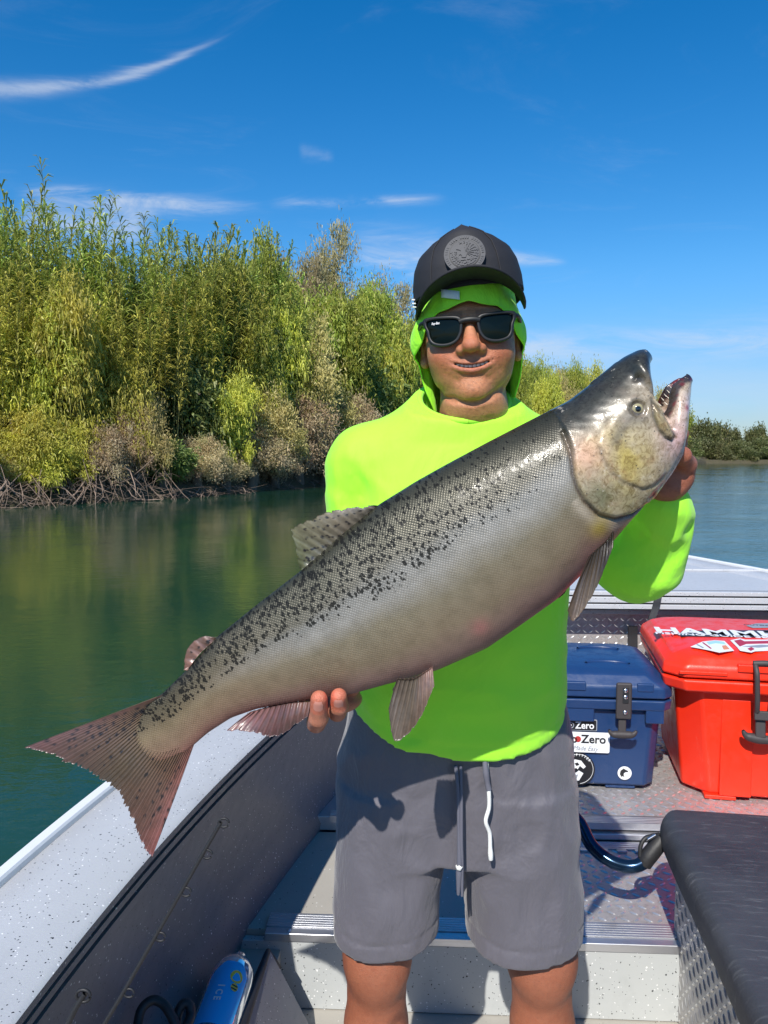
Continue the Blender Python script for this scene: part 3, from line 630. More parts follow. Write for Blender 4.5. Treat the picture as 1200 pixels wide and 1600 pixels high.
hc = blend(hc, (176, 160, 138), np.exp(-(px_(1000, 600)/.020)**2)*.9)
top = sst(v-np.interp(u, *DOR)+.006*n1+.003*n2, -.062, -.022)*(u < uv(1008, 560)[0]+.03); ljm = sst(u, gape, gape+.012)*(v < np.interp(u, *M2)+.006)
top = top*(1-ljm*(u > gape)); hc = blend(hc, (40, 43, 37), top*.97)
hc = blend(hc, (52, 52, 54), .9*np.exp(-(px_(975, 646)/.0155)**2)); hc = blend(hc, (90, 84, 74), .7*np.exp(-(segd(u, v, UV([(960, 655), (940, 690)]))/.008)**2)); hc = blend(hc, (40, 42, 42), .8*np.exp(-(px_(980, 597)/.006)**2))
hc = blend(hc, (128, 116, 104), np.exp(-(segd(u, v, PRE)/.0035)**2)*.5); hc = blend(hc, (150, 136, 92), np.where(inpoly(u, v, MAXI), .75, 0)); hc = blend(hc, (74, 72, 68), np.exp(-(segd(u, v, MAXI+MAXI[:1])/.0022)**2)*.75)
hc = hc*(1.16+.10*n3+.10*n2)[:, None]
C = C*(1-hw)[:, None]+hc*hw[:, None]
C = blend(C, (58, 42, 38), np.exp(-((hsg+.0014)/.0017)**2)*.8*sst(s_, .75, .35))
C = blend(C, (205, 190, 170), np.exp(-((hsg+.011)/.006)**2)*.6*(s_ < -.1)); C = blend(C, (192, 168, 66), np.exp(-(px_(921, 820)/.014)**2)*.8)
C = blend(C, (206, 128, 122), np.exp(-(px_(935, 868)/.028)**2)*.5)
C = blend(C, (120, 104, 84), .55*hw*np.clip(n3, 0, 1)*np.exp(-(dG/.012)**2)); C = blend(C, (196, 182, 152), .8*np.exp(-(segd(u, v, UV([(1017, 566), (1011, 575), (1010, 600), (1013, 628), (1016, 645)]))/.0055)**2)*(v > np.interp(u, *M2)))
# inside of the mouth
inner = np.zeros(len(V))
for a, b in zip(jaw[:-1], jaw[1:]): inner = np.maximum(inner, sst(np.hypot(segd(u, v, [(a[0], a[1]+.004), (b[0], b[1]+.004)]), w), .0165, .0125)*(aw < .014))
inner = np.maximum(inner, np.exp(-(px_(1020, 650)/.012)**2)*(aw < .022))
C = blend(C, (66, 30, 32), inner*.95); C = blend(C, (140, 22, 36), inner*np.clip(n2*1.6-.2, 0, 1))
dM2 = np.interp(u, *M2)-v; gum = sst(dM2, -.004, .0)*sst(-dM2, -.0135, -.009)*(u > gape+.004); C = blend(C, (46, 38, 42), gum*.92); C = blend(C, (120, 24, 34), gum*np.clip(n3*1.5-.1, 0, .9))
for x, y, r_ in ((1058, 640, .004), (1010, 772, .004), (1012, 770, .003)): C = blend(C, (170, 20, 28), np.exp(-(px_(x, y)/r_)**2)*.9)
C = blend(C, (206, 132, 128), .6*np.exp(-(px_(745, 970)/.012)**2)); C = C*(1-.30*sst(u, .10, .30)*sst(s_, .35, .7)*(1-hw))[:, None]; C = np.clip(C*.86, .004, .9)
spot = sst(s_+.12*n1, .12, .30)*(1-hw)*sst(-u, -.33, -.20)
spot = np.maximum(spot, sst(s_+.1*n1, .5, .7)*.55*(u < .36)); spot = spot*(.55+.45*sst(-u, -.22, -.02))
rest = 1-hw
def fish_fn(t):
    p = t.obj(); x, y, z = t.sep(p); a = t.attr.outputs[0]; sp = t.attr.outputs[1]
    sm = t.new('ShaderNodeAttribute', attribute_name='scl').outputs['Fac']
    k = 2*math.pi/.0046; wob = t.m('MULTIPLY', t.noise(p, 24, 3, .6), 5.5)
    A = t.m('ADD', t.m('MULTIPLY', x, k*.55), t.m('ADD', t.m('MULTIPLY', y, k*.5), wob)); B = t.m('SUBTRACT', t.m('MULTIPLY', x, k*.55), t.m('SUBTRACT', t.m('MULTIPLY', y, k*.5), wob))
    sA = t.m('ABSOLUTE', t.m('SINE', A)); sB = t.m('ABSOLUTE', t.m('SINE', B)); cell = t.m('POWER', t.m('MULTIPLY', sA, sB), .6)
    cell = t.m('MULTIPLY', cell, t.m('ADD', .55, t.m('MULTIPLY', t.noise(p, 130, 2), .9)))
    cell = t.m('MULTIPLY', cell, sm); 
    pat = t.ramp(t.noise(t.comb(x, t.m('MULTIPLY', y, 2.2), 0), 13, 4, .65), .3, .7, .12, 1); dk = t.m('SUBTRACT', 1, t.m('MULTIPLY', t.m('MULTIPLY', t.ramp(cell, .0, .5, .30, 0), pat), sm))
    base = t.mix(1, a, t.comb(dk, dk, dk), 'MULTIPLY')
    gl = t.noise(p, 46, 5, .7); base = t.mix(t.ramp(gl, .35, .75, 0, .5), base, t.mix(1, base, (.58, .57, .53), 'MULTIPLY'))
    hm_ = t.m('SUBTRACT', 1, sm); v1 = t.noise(p, 120, 6, .72, dist=1.2); v2 = t.noise(p, 34, 5, .7); base = t.mix(t.m('MULTIPLY', hm_, t.ramp(v1, .42, .66, 0, .9)), base, t.mix(1, base, (.46, .40, .29), 'MULTIPLY')); base = t.mix(t.m('MULTIPLY', hm_, t.ramp(v2, .5, .72, 0, .55)), base, t.mix(1, base, (.90, .60, .50), 'MULTIPLY')); base = t.mix(t.m('MULTIPLY', hm_, t.ramp(t.noise(p, 70, 4, .7), .62, .72, 0, .5)), base, (.62, .56, .46))
    sk = t.voro(p, 210); skc = t.sep(t.voro(p, 210, 'Color'))[0]; base = t.mix(t.m('MULTIPLY', hm_, t.m('MULTIPLY', t.m('GREATER_THAN', skc, .86), t.ramp(sk, .12, .28, .8, 0))), base, (.03, .028, .024))
    # black spots: small irregular crosses and bars in cells
    q = t.vm('ADD', t.comb(x, t.m('MULTIPLY', y, .72), 0), t.vm('MULTIPLY', t.vm('SUBTRACT', t.noise(t.comb(x, y, 0), 190, 2, .6, 'Color'), (.5, .5, .5)), (.0075, .0075, 0)))
    vd = t.voro(q, 182); vc = t.voro(q, 182, 'Color'); pick = t.ramp(t.sep(vc)[0], .08, .14)
    rad = t.m('MULTIPLY', t.m('MULTIPLY', pick, sp), .40); s1 = t.ramp(t.m('SUBTRACT', rad, vd), -.03, .05)
    q2 = t.vm('ADD', q, (.013, .007, 0)); vd2 = t.voro(q2, 190); pk2 = t.ramp(t.sep(t.voro(q2, 190, 'Color'))[1], .35, .4)
    s2 = t.ramp(t.m('SUBTRACT', t.m('MULTIPLY', t.m('MULTIPLY', pk2, sp), .36), vd2), -.03, .06)
    ss = t.m('MAXIMUM', s1, s2); base = t.mix(t.m('MULTIPLY', ss, .93), base, (.009, .009, .008))
    t.put(t.b.inputs['Base Color'], base)
    t.put(t.b.inputs['Metallic'], t.m('MULTIPLY', t.m('SUBTRACT', 1, ss), t.m('ADD', .06, t.m('MULTIPLY', sm, .22))))
    t.put(t.b.inputs['Roughness'], t.m('ADD', .30, t.m('MULTIPLY', t.noise(p, 60, 3), .22)))
    h = t.m('ADD', cell, t.m('MULTIPLY', t.noise(p, 260, 3), .25)); t.put(t.b.inputs['Normal'], t.bump(t.m('ADD', h, t.m('MULTIPLY', t.noise(p, 38, 3), 1.5)), .36, .0010))
    t.put(t.b.inputs['Coat Weight'], t.m('ADD', .16, t.m('MULTIPLY', hm_, .36))); t.put(t.b.inputs['Specular IOR Level'], t.m('MULTIPLY', t.m('SUBTRACT', 1, t.m('MULTIPLY', ss, .8)), .42)); t.put(t.b.inputs['Coat Roughness'], t.ramp(t.noise(p, 55, 4, .7), .3, .7, .05, .34)); t.put(t.b.inputs['Coat Normal'], t.bump(t.noise(p, 75, 4, .65), .35, .002))
m_fish = mat('salmon skin', attr=True, rough=.35, fn=fish_fn)
fish = npobj('salmon', V, Q, m_fish, None, np.column_stack([C, spot])); fish.matrix_world = MF
a = fish.data.attributes.new('scl', 'FLOAT', 'POINT'); a.data.foreach_set('value', rest.astype(np.float32))
tag(fish, 'large silver salmon with open mouth and spotted back, held across the man\'s chest', 'fish')
# eyes
m_iris = mat('fish eye', attr=True, rough=.08, Coat_Weight=1.0)
for sd_ in (1, -1):
    j = np.argmin(np.hypot(u-EYE[0], v-EYE[1])+np.where(np.sign(w) == sd_, 0, 1)); ew = w[j]
    th, ph = np.linspace(0, math.pi, 17), np.linspace(0, 2*math.pi, 28, endpoint=False)
    R_ = .0080; rings = [np.column_stack([EYE[0]+R_*math.sin(a)*np.cos(ph), EYE[1]+R_*math.sin(a)*np.sin(ph), np.full(28, ew+sd_*(-.0034+.0056*math.cos(a)))]) for a in th]
    Ve, Qe = loft(rings); rr = np.hypot(Ve[:, 0]-EYE[0], Ve[:, 1]-EYE[1])/R_
    ce = np.where((rr < .42)[:, None], np.array((.006, .006, .008)), np.where((rr < .52)[:, None], np.array((.42, .34, .14)), np.where((rr < .86)[:, None], np.array((.33, .29, .16)), np.array((.05, .05, .05)))))
    quadobj('eye', Ve, Qe, m_iris, fish, True, ce)
# teeth along the lower jaw
m_tooth = mat('fish tooth', (.75, .70, .6), .3)
parts = []
for sd_ in (1, -1):
    for f in np.linspace(.25, .95, 8):
        i = f*(len(jaw)-1); a = np.array(jaw[int(min(i, len(jaw)-2))]); b = np.array(jaw[int(min(i, len(jaw)-2))+1]); q = a+(b-a)*(i-int(min(i, len(jaw)-2)))
        wj = sd_*(.0135-.006*f); parts.append(tube([(q[0]-.001, q[1]-.003, wj), (q[0]-.002, q[1]+.0022, wj*.92)], [.0009, .0002], 5))
npobj('teeth', *join(parts), m_tooth, fish)
# fins
def fin_fn(t):
    t.n.remove(t.attr) if False else None
    p = t.obj(); b = t.mix(t.ramp(t.noise(p, 90, 4, .65), .35, .7, 0, .35), t.attr.outputs[0], (.03, .025, .02)); t.put(t.b.inputs['Base Color'], b)
    t.put(t.b.inputs['Normal'], t.bump(t.noise(p, 220, 3), .3, .001))
m_fin = mat('fin membrane', attr=True, rough=.32, fn=fin_fn, Coat_Weight=.35)
def fin(name, base, tip, nray, colf, w0=0., w1=0., thick=.0016, ragged=.0025, spots=None, bulge=.003, mt=26, per=7, seed=0):
    r = np.random.default_rng(seed+3); N = nray*per+1
    b = smooth_path(np.array(UV(base)), N); tp = smooth_path(np.array(UV(tip)), N)
    ph = np.linspace(0, nray, N); ray_ = np.abs(np.cos(np.pi*ph)); rg = np.repeat(r.normal(size=nray+1), per)[:N]
    dv = tp-b; L = np.linalg.norm(dv, axis=1)+1e-9; end = np.sin(np.pi*np.linspace(0, 1, N))**.4
    tp = tp+dv/L[:, None]*((rg*.55-1.1*(1-ray_**3)*np.abs(r.normal(size=N)))*ragged*.6*end)[:, None]
    tt = np.linspace(0, 1, mt); V = np.zeros((2, N, mt, 3)); C = np.zeros((2, N, mt, 3))
    for sd_ in (0, 1):
        s = 1 if sd_ == 0 else -1
        q = b[:, None, :]+(tp-b)[:, None, :]*tt[None, :, None]
        split = np.clip(tt*2-.6, 0, 1)[None]; rl = ray_[:, None]**2*(1-split*.5)+split*.5*np.abs(np.cos(2*np.pi*ph))[:, None]**2
        th = thick*(1-.75*tt[None])*(.35+.9*rl)+.0002
        wv = w0+(w1-w0)*tt[None]+bulge*np.sin(np.pi*tt)[None]*np.sin(np.linspace(0, 5, N))[:, None]
        V[sd_, :, :, :2] = q; V[sd_, :, :, 2] = wv+s*th
        S_, T_ = np.broadcast_arrays(np.linspace(0, 1, N)[:, None], tt[None]); C[sd_] = colf(S_, T_, rl)
    if spots:
        for (x, y, rr) in spots:
            cu, cv = uv(x, y); C[:] = np.where((np.hypot(V[..., 0]-cu, V[..., 1]-cv) < rr)[..., None], np.array((.012, .01, .012)), C)
    n = N*mt; i, j = np.meshgrid(np.arange(N-1), np.arange(mt-1), indexing='ij'); a = (i*mt+j).ravel()
    f = np.stack([a, a+mt, a+mt+1, a+1], 1); Q = [f, f[:, ::-1]+n]
    for k in ((np.arange(N-1)*mt, np.arange(1, N)*mt), (np.arange(1, N)*mt+mt-1, np.arange(N-1)*mt+mt-1), (np.arange(1, mt), np.arange(mt-1)), ((N-1)*mt+np.arange(mt-1), (N-1)*mt+np.arange(1, mt))):
        Q.append(np.stack([k[0], k[0]+n, k[1]+n, k[1]], 1)[:, ::-1])
    return npobj(name, V.reshape(-1, 3), np.vstack(Q), m_fin, fish, C.reshape(-1, 3))
def colr(*st):
    """st: (s, base colour, tip colour)"""
    def f(S, T, rl):
        x = [q[0] for q in st]; cb = np.stack([np.interp(S, x, [ht(q[1])[i] for q in st]) for i in range(3)], -1); ct = np.stack([np.interp(S, x, [ht(q[2])[i] for q in st]) for i in range(3)], -1)
        return (cb+(ct-cb)*T[..., None])*(.66+.42*rl[..., None])
    return f
r = np.random.default_rng(4)
def rowspots(rays, n, rr, seed, lo=.12, hi=.95):
    g = np.random.default_rng(seed); o = []
    for (x0, y0), (x1, y1) in rays:
        for k in range(n):
            f = lo+(hi-lo)*(k+g.uniform(-.3, .3))/n; o.append((x0+(x1-x0)*f+g.normal()*1.5, y0+(y1-y0)*f+g.normal()*1.5, rr*g.uniform(.6, 1.15)))
    return o
cs = rowspots([((256, 1092), (52, 1164)), ((250, 1100), (70, 1168)), ((236, 1106), (92, 1176)), ((226, 1118), (120, 1188))], 10, .0026, 1)+rowspots([((306, 1172), (240, 1330)), ((298, 1180), (246, 1318)), ((286, 1186), (228, 1300))], 10, .0026, 2)+rowspots([((222, 1140), (150, 1205)), ((240, 1178), (208, 1262)), ((262, 1190), (222, 1295))], 5, .0022, 3)
fin('caudal_fin', [(258, 1084), (236, 1098), (222, 1118), (219, 1140), (228, 1160), (246, 1174), (266, 1172), (290, 1162), (310, 1144)],
    [(42, 1165), (87, 1178), (137, 1201), (158, 1213), (186, 1232), (209, 1277), (222, 1309), (232, 1328), (240, 1335)], 40,
    colr((0, (112, 82, 72), (104, 70, 70)), (.12, (102, 80, 62), (92, 64, 60)), (.5, (94, 77, 56), (72, 60, 46)), (.85, (104, 80, 64), (96, 66, 58)), (1, (146, 98, 90), (122, 74, 70))), 0, .006, .0022, .004, cs, .006, 40, 6)
fin('dorsal_fin', [(592, 790), (565, 812), (535, 840), (500, 868), (474, 892)], [(585, 789), (520, 797), (468, 817), (458, 828), (468, 888)], 13,
    colr((0, (96, 92, 84), (110, 100, 90)), (.4, (108, 98, 84), (128, 118, 98)), (1, (96, 96, 76), (104, 112, 76))), 0, .004, .0014, .0035,
    rowspots([((580, 795), (478, 818)), ((560, 815), (466, 828)), ((540, 836), (464, 842)), ((520, 852), (468, 860)), ((500, 868), (470, 878))], 9, .0018, 5), .003)
fin('adipose_fin', [(340, 996), (326, 1008), (310, 1024), (294, 1046)], [(335, 995), (312, 995), (292, 1016), (288, 1046)], 5, colr((0, (118, 92, 80), (110, 84, 74)), (1, (150, 108, 96), (130, 96, 84))), 0, .002, .004, .001, [(326, 1002, .003), (312, 1010, .002), (318, 1020, .0022), (300, 1018, .0016), (304, 1030, .0018)], .001)
zf = .030
fin('pelvic_fin', [(674, 1034), (662, 1042), (644, 1052), (620, 1052)], [(676, 1060), (652, 1112), (617, 1144), (607, 1094)], 10, colr((0, (160, 122, 112), (122, 102, 90)), (.5, (94, 82, 68), (92, 76, 62)), (1, (84, 73, 64), (120, 106, 96))), .026, .036, .0026, .003, None, .004, 26, 8, 2)
fin('pelvic_fin', [(670, 1046), (660, 1054), (645, 1062), (630, 1062)], [(668, 1062), (648, 1106), (622, 1128), (614, 1094)], 8, colr((0, (196, 158, 150), (150, 128, 118)), (1, (108, 96, 88), (140, 126, 118))), -.026, -.05, .0022, .003, None, .004, 16, 6, 3)
fin('anal_fin', [(486, 1094), (455, 1096), (425, 1102), (392, 1111)], [(482, 1116), (434, 1146), (400, 1141), (357, 1137)], 12, colr((0, (140, 106, 96), (92, 66, 64)), (.4, (98, 68, 64), (86, 58, 58)), (1, (150, 104, 100), (116, 80, 78))), .004, .010, .0024, .003, None, .004, 24, 8, 6)
pw = .058
fin('pectoral_fin', [(938, 824), (930, 836), (916, 848), (904, 860)], [(934, 845), (906, 912), (877, 952), (868, 938)], 9, colr((0, (16, 16, 17), (84, 72, 54)), (.3, (14, 14, 15), (60, 50, 40)), (.7, (58, 50, 42), (104, 86, 64)), (1, (40, 36, 32), (96, 76, 60))), pw, pw+.012, .003, .003, None, .004, 28, 8, 7)
fin('pectoral_fin', [(938, 824), (930, 836), (916, 848), (904, 860)], [(940, 852), (920, 915), (895, 950), (884, 938)], 8, colr((0, (44, 42, 40), (96, 84, 66)), (1, (66, 58, 52), (120, 96, 78))), -pw, -pw-.02, .003, .003, None, .004, 16, 6, 8)
# ------------------------------------------------------------------ the man
HO = P(734, 515, 1.355); HO[2] = P(734, 513, 1.255)[2]; YAW, ROLL = math.radians(6), math.radians(4)
RH = np.array(Matrix.Rotation(-YAW, 3, 'Z') @ Matrix.Rotation(-ROLL, 3, 'Y'))
def hw_(V): return np.asarray(V) @ RH.T + HO
# --- head in its own frame: x to picture right, -y towards the camera, z up, origin between the eyes
f = Field((-.105, -.14, -.215), (.105, .125, .14), .0021)
A = f.add
A(ell((0, .012, .035), (.077, .098, .093)), 0); A(ell((0, -.035, -.02), (.071, .058, .088)), .03)
A(ell((0, -.030, -.060), (.0570, .056, .048)), .028); A(ell((.039, -.060, -.034), (.027, .027, .024)), .020); A(ell((-.039, -.060, -.034), (.027, .027, .024)), .020)
A(ell((0, -.074, -.095), (.024, .020, .018)), .016); A(ell((0, -.028, -.112), (.050, .048, .024)), .018); A(ell((0, -.018, -.128), (.053, .050, .03)), .018)
A(cone((0, .020, -.09), (0, .030, -.215), .056, .072), .02)
A(ell((0, -.082, .022), (.05, .014, .012)), .014)                                   # brow
A(cone((0, -.090, .012), (0, -.106, -.024), .0075, .0125), .010); A(ell((0, -.108, -.028), (.0135, .0125, .0105)), .006)
for s in (1, -1): A(ell((s*.0155, -.097, -.032), (.0090, .0110, .0085)), .005); f.sub(ell((s*.0085, -.104, -.0405), (.0045, .006, .004)), .003)
for s in (1, -1): f.sub(ell((s*.031, -.096, .002), (.018, .012, .011)), .012)         # eye sockets
A(ell((0, -.077, -.052), (.032, .015, .020)), .016)                                  # muzzle
def surfy(x, z):
    i = int(round((x-f.lo[0])/f.h)); k = int(round((z-f.lo[2])/f.h)); col = f.F[i, :, k]; j = np.argmax(col < 0); a, b = col[j-1], col[j]
    return float(f.lo[1]+f.h*(j-1+a/(a-b)))
n_ = 11; xs = np.linspace(-.033, .033, n_); zc = lambda x: -.0575+8.5*x*x
YS = np.array([surfy(x, -.0575+8.5*x*x) for x in xs]); YS = (YS+YS[::-1])/2; yc = lambda x: np.interp(x, xs, YS)+.0028
for i in range(n_-1):
    x0, x1 = xs[i], xs[i+1]; e0, e1 = 1-(x0/.034)**2, 1-(x1/.034)**2
    A(cone((x0, yc(x0), zc(x0)+.0036), (x1, yc(x1), zc(x1)+.0036), .0014+.0020*max(e0, 0), .0014+.0020*max(e1, 0)), .0045)
    A(cone((x0, yc(x0)+.0005, zc(x0)-.0062), (x1, yc(x1)+.0005, zc(x1)-.0062), .0014+.0036*max(e0, 0), .0014+.0036*max(e1, 0)), .0045)
for i in range(n_-1):
    x0, x1 = xs[i], xs[i+1]; e0, e1 = max(1-(x0/.033)**2, 0), max(1-(x1/.033)**2, 0)
    for dy_ in (-.004, .0, .004): f.sub(cone((x0, yc(x0)+dy_, zc(x0)-.0010), (x1, yc(x1)+dy_, zc(x1)-.0010), .0009+.0022*e0, .0009+.0022*e1), .0010)
for s in (1, -1):
    pts = [(s*.019, -.094, -.028), (s*.030, -.086, -.039), (s*.039, -.078, -.052), (s*.041, -.074, -.062)]
    for a, b, am in zip(pts[:-1], pts[1:], (.0004, .0032, .0034)): f.dent(cone(a, b, .0005, .0005), am, .0042)
    f.dent(cone((s*.030, -.079, -.066), (s*.024, -.082, -.078), .0005, .0005), .0012, .005)
f.dent(cone((-.015, -.090, -.0745), (.015, -.090, -.0745), .001, .001), .0014, .005)
pts = [(-.03, -.06, -.141), (0, -.073, -.145), (.03, -.06, -.141)]
for a, b in zip(pts[:-1], pts[1:]): f.dent(cone(a, b, .0005, .0005), .0016, .0045)
f.dent(cone((0, -.105, -.045), (0, -.100, -.051), .0005, .0005), .0016, .003)
jl = [(-.063, -.080), (-.056, -.092), (-.035, -.107), (-.004, -.1155), (.026, -.107), (.047, -.092), (.055, -.080)]
jp = [(x_+.002, surfy(x_+.002, z_), z_) for x_, z_ in jl]
for a, b in zip(jp[:-1], jp[1:]): f.dent(cone(a, b, .0005, .0005), .0042, .0050)
for s in (1, -1):                                                                    # ears
    A(ell((s*.079, .012, -.012), (.009, .021, .033)), .006); A(ell((s*.078, .0, -.036), (.008, .010, .010)), .006); f.sub(ell((s*.089, .008, -.010), (.006, .012, .020)), .004)
Vh, Qh = f.mesh(1)
x, y, z = Vh.T; skn = lambda r, g, b: np.array(lin((r, g, b)))
Ch = np.tile(skn(190, 132, 94), (len(Vh), 1)); nz = vnoise(Vh, 90, 5)
def bl3(C, c, m): m = np.clip(m, 0, 1)[:, None]; return C*(1-m)+np.asarray(c)[None]*m
g3 = lambda c, r: np.exp(-(((x-c[0])/r)**2+((y-c[1])/r)**2+((z-c[2])/r)**2))
for c, r in (((0, -.112, -.028), .020), ((.042, -.08, -.04), .028), ((-.042, -.08, -.04), .028)): Ch = bl3(Ch, skn(192, 106, 76), g3(c, r)*.7)
Ch = bl3(Ch, skn(196, 128, 86), g3((0, -.09, -.09), .03)*.5)
lipd = np.minimum(np.hypot(y-yc(x), z-zc(x)-.0035), np.hypot(y-yc(x), (z-zc(x)+.0070)*.85)); Ch = bl3(Ch, skn(186, 100, 84), sst(-lipd, -.0075, -.0040)*np.clip(1.2-np.abs(x)/.032, 0, 1)*np.where(z > zc(x), .45, .85))
Ch = bl3(Ch, skn(60, 22, 20), sst(-np.hypot((y-yc(x)-.003)*.6, z-zc(x)+.001), -.0046, -.0030)*(np.abs(x) < .031)*(y > yc(x)-.0015))
stub = (sst(-z, .035, .05)*sst(-y, .05, .075)*(np.abs(x) < .05))*sst(vnoise(Vh, 900, 6, 1), .0, .9)*.34; Ch = bl3(Ch, skn(70, 50, 36), stub); Ch = bl3(Ch, skn(84, 56, 42), .38*sst(vnoise(Vh, 700, 8, 1), -.5, .8)*np.exp(-(((x)/.026)**2+((z+.0455)/.005)**2))*(y < -.07)); Ch = bl3(Ch, skn(84, 62, 46), .30*sst(vnoise(Vh, 700, 9, 1), -.4, .8)*np.exp(-(((x)/.013)**2+((z+.096)/.010)**2))*(y < -.06))
Ch = bl3(Ch, skn(48, 34, 28), sst(-np.abs(z-.026+((np.abs(x)-.03)*3)**2*.6), -.006, -.003)*(np.abs(x) < .055)*(np.abs(x) > .010)*(y < -.06)*.45)
Ch *= (1+.07*nz)[:, None]; parts_body = [(hw_(Vh), Qh)]; cols_body = [Ch]
# --- limbs, torso core and hands, in world space
def hand_cols(V, base=(168, 98, 66), seed=0):
    c = np.tile(skn(*base), (len(V), 1))*(1+.10*vnoise(V, 160, seed))[:, None]; return c
f = Field((-.2, 1.10, -.02), (.47, 1.58, 1.50), .0085); A = f.add
A(stack([(.80, .13, .155, 1.29, 1.50), (1.0, .13, .165, 1.26, 1.49), (1.25, .13, .17, 1.29, 1.49), (1.40, .13, .15, 1.32, 1.47), (1.46, .135, .08, 1.34, 1.46)]), 0)
LK, RK = [], []
A(cone((.045, 1.40, .85), (-.012, 1.375, .50), .085, .056), .03); A(cone((.215, 1.40, .85), (.285, 1.372, .50), .085, .060), .03)
for kx, fx in ((-.012, -.02), (.285, .315)):
    A(cone((kx, 1.375, .52), (kx+(fx-kx)*.35, 1.395, .34), .056, .054), .03); A(cone((kx+(fx-kx)*.35, 1.40, .34), (fx, 1.41, .09), .053, .035), .03)
    A(ell((kx, 1.342, .49), (.042, .03, .055)), .04)
    A(cone((fx, 1.43, .045), (fx+(.02 if fx > .1 else -.02), 1.22, .03), .042, .03), .02); A(ell((fx, 1.43, .04), (.035, .04, .04)), .02)
f.F = np.maximum(f.F, (.002-f.all()[3]).astype(np.float32)) if True else f.F
Vb, Qb = f.mesh(2); parts_body.append((Vb, Qb)); cb = np.tile(skn(168, 104, 76), (len(Vb), 1))*(1+.08*vnoise(Vb, 30, 4))[:, None]
kn = np.exp(-((Vb[:, 2]-.50)/.05)**2)*(Vb[:, 1] < 1.36); cols_body.append(cb*(1-.05*kn)[:, None])
# his right forearm and hand, coming from behind and under the tail; fingertips curl up in front
f = Field((-.19, .955, .985), (.03, 1.22, 1.16), .0019); A = f.add
WR = np.array((-.060, 1.185, 1.085))
A(cone(WR+(0, .06, .005), WR, .030, .027), 0); A(cone(WR, P(524, 1086, 1.13), .027, .026), .01)
A(ell(P(520, 1092, 1.105), (.042, .034, .020)), .015)
RF = []
def finger(pts, rs, k=.004, pad=True):
    for a, b, ra, rb in zip(pts[:-1], pts[1:], rs[:-1], rs[1:]): f.add(cone(a, b, ra, rb), k)
    RF.append((np.array(pts[-1]), np.array(pts[-2]), rs[-1]))
finger([P(492, 1094, 1.100), P(494, 1130, 1.052), P(498, 1122, 1.003), P(498.5, 1092, .984)], [.0122, .0124, .0122, .0108])
finger([P(522, 1090, 1.100), P(527, 1113, 1.050), P(530, 1104, 1.004), P(529.5, 1088, .990)], [.0120, .0118, .0116, .0105])
finger([P(545, 1080, 1.110), P(552, 1074, 1.085), P(553, 1066, 1.078)], [.0105, .0098, .0085])
finger([P(475, 1086, 1.110), P(464, 1080, 1.085), P(458, 1076, 1.078)], [.0115, .0105, .0092])
finger([P(488, 1085, 1.125), P(458, 1065, 1.120), P(436, 1048, 1.112)], [.016, .013, .010])
Vr, Qr = f.mesh(1); c = hand_cols(Vr, (186, 122, 96), 3)
for k in (0, 1):
    tip, prev, rr = RF[k]; dirv = (tip-prev)/np.linalg.norm(tip-prev); q = Vr-tip; al = q@dirv; la = q-al[:, None]*dirv
    c = np.where(((np.linalg.norm(q, axis=1) < .022) & (al > -.018))[:, None], c*np.array((1.15, .90, .88)), c)
parts_body.append((Vr, Qr)); cols_body.append(c)
# his left wrist and hand behind the salmon's throat
f = Field((.27, 1.06, 1.27), (.455, 1.25, 1.47), .0019); A = f.add; nf0 = len(RF)
WL = P(1028, 792, 1.175)
A(cone(WL+(-.004, .02, -.05), WL, .031, .028), 0); A(cone(WL, P(1036, 752, 1.15), .028, .030), .012); A(ell(P(1046, 735, 1.135), (.030, .024, .036)), .014)
A(ell(P(1064, 742, 1.135), (.018, .02, .022)), .012); A(ell(P(1040, 762, 1.13), (.026, .02, .02)), .012)
finger([P(1060, 752, 1.14), P(1072, 726, 1.12), P(1066, 712, 1.095), P(1050, 704, 1.085)], [.0150, .0140, .0118, .0100], .005)
finger([P(1050, 722, 1.14), P(1060, 696, 1.125), P(1064, 678, 1.108), P(1060, 668, 1.100)], [.0130, .0112, .0098, .0085], .004)
finger([P(1040, 722, 1.14), P(1040, 690, 1.125), P(1042, 668, 1.110), P(1036, 655, 1.104)], [.013, .0112, .0098, .0085])
finger([P(1024, 730, 1.14), P(1018, 698, 1.125), P(1020, 676, 1.115), P(1014, 664, 1.110)], [.0125, .0108, .0094, .0082])
finger([P(1012, 745, 1.14), P(1000, 720, 1.13), P(998, 702, 1.12)], [.0115, .0095, .0078])
for q in ((1073, 738), (1062, 755), (1048, 768)): f.dent(cone(P(q[0]-10, q[1]-4, 1.115), P(q[0]+4, q[1]+4, 1.115), .001, .001), .0012, .003)
Vl, Ql = f.mesh(1); parts_body.append((Vl, Ql)); cols_body.append(hand_cols(Vl, (160, 98, 74), 9))
def skin_fn(t):
    p = t.obj(); b = t.mix(t.ramp(t.noise(p, 150, 6, .7), .3, .75, 0, .34), t.attr.outputs[0], (.18, .06, .035)); b = t.mix(t.ramp(t.noise(p, 48, 5, .7), .42, .72, 0, .35), b, t.mix(1, b, (.78, .56, .46), 'MULTIPLY')); sp_ = t.voro(p, 260); b = t.mix(t.m('MULTIPLY', t.m('GREATER_THAN', t.sep(t.voro(p, 260, 'Color'))[0], .84), t.ramp(sp_, .1, .35, .45, 0)), b, (.10, .045, .028)); t.put(t.b.inputs['Base Color'], b)
    t.put(t.b.inputs['Roughness'], t.m('ADD', .36, t.m('MULTIPLY', t.noise(p, 120, 3), .25)))
    h = t.m('ADD', t.m('MULTIPLY', t.voro(p, 900), .5), t.noise(p, 420, 4, .6)); t.put(t.b.inputs['Normal'], t.bump(h, .6, .0016))
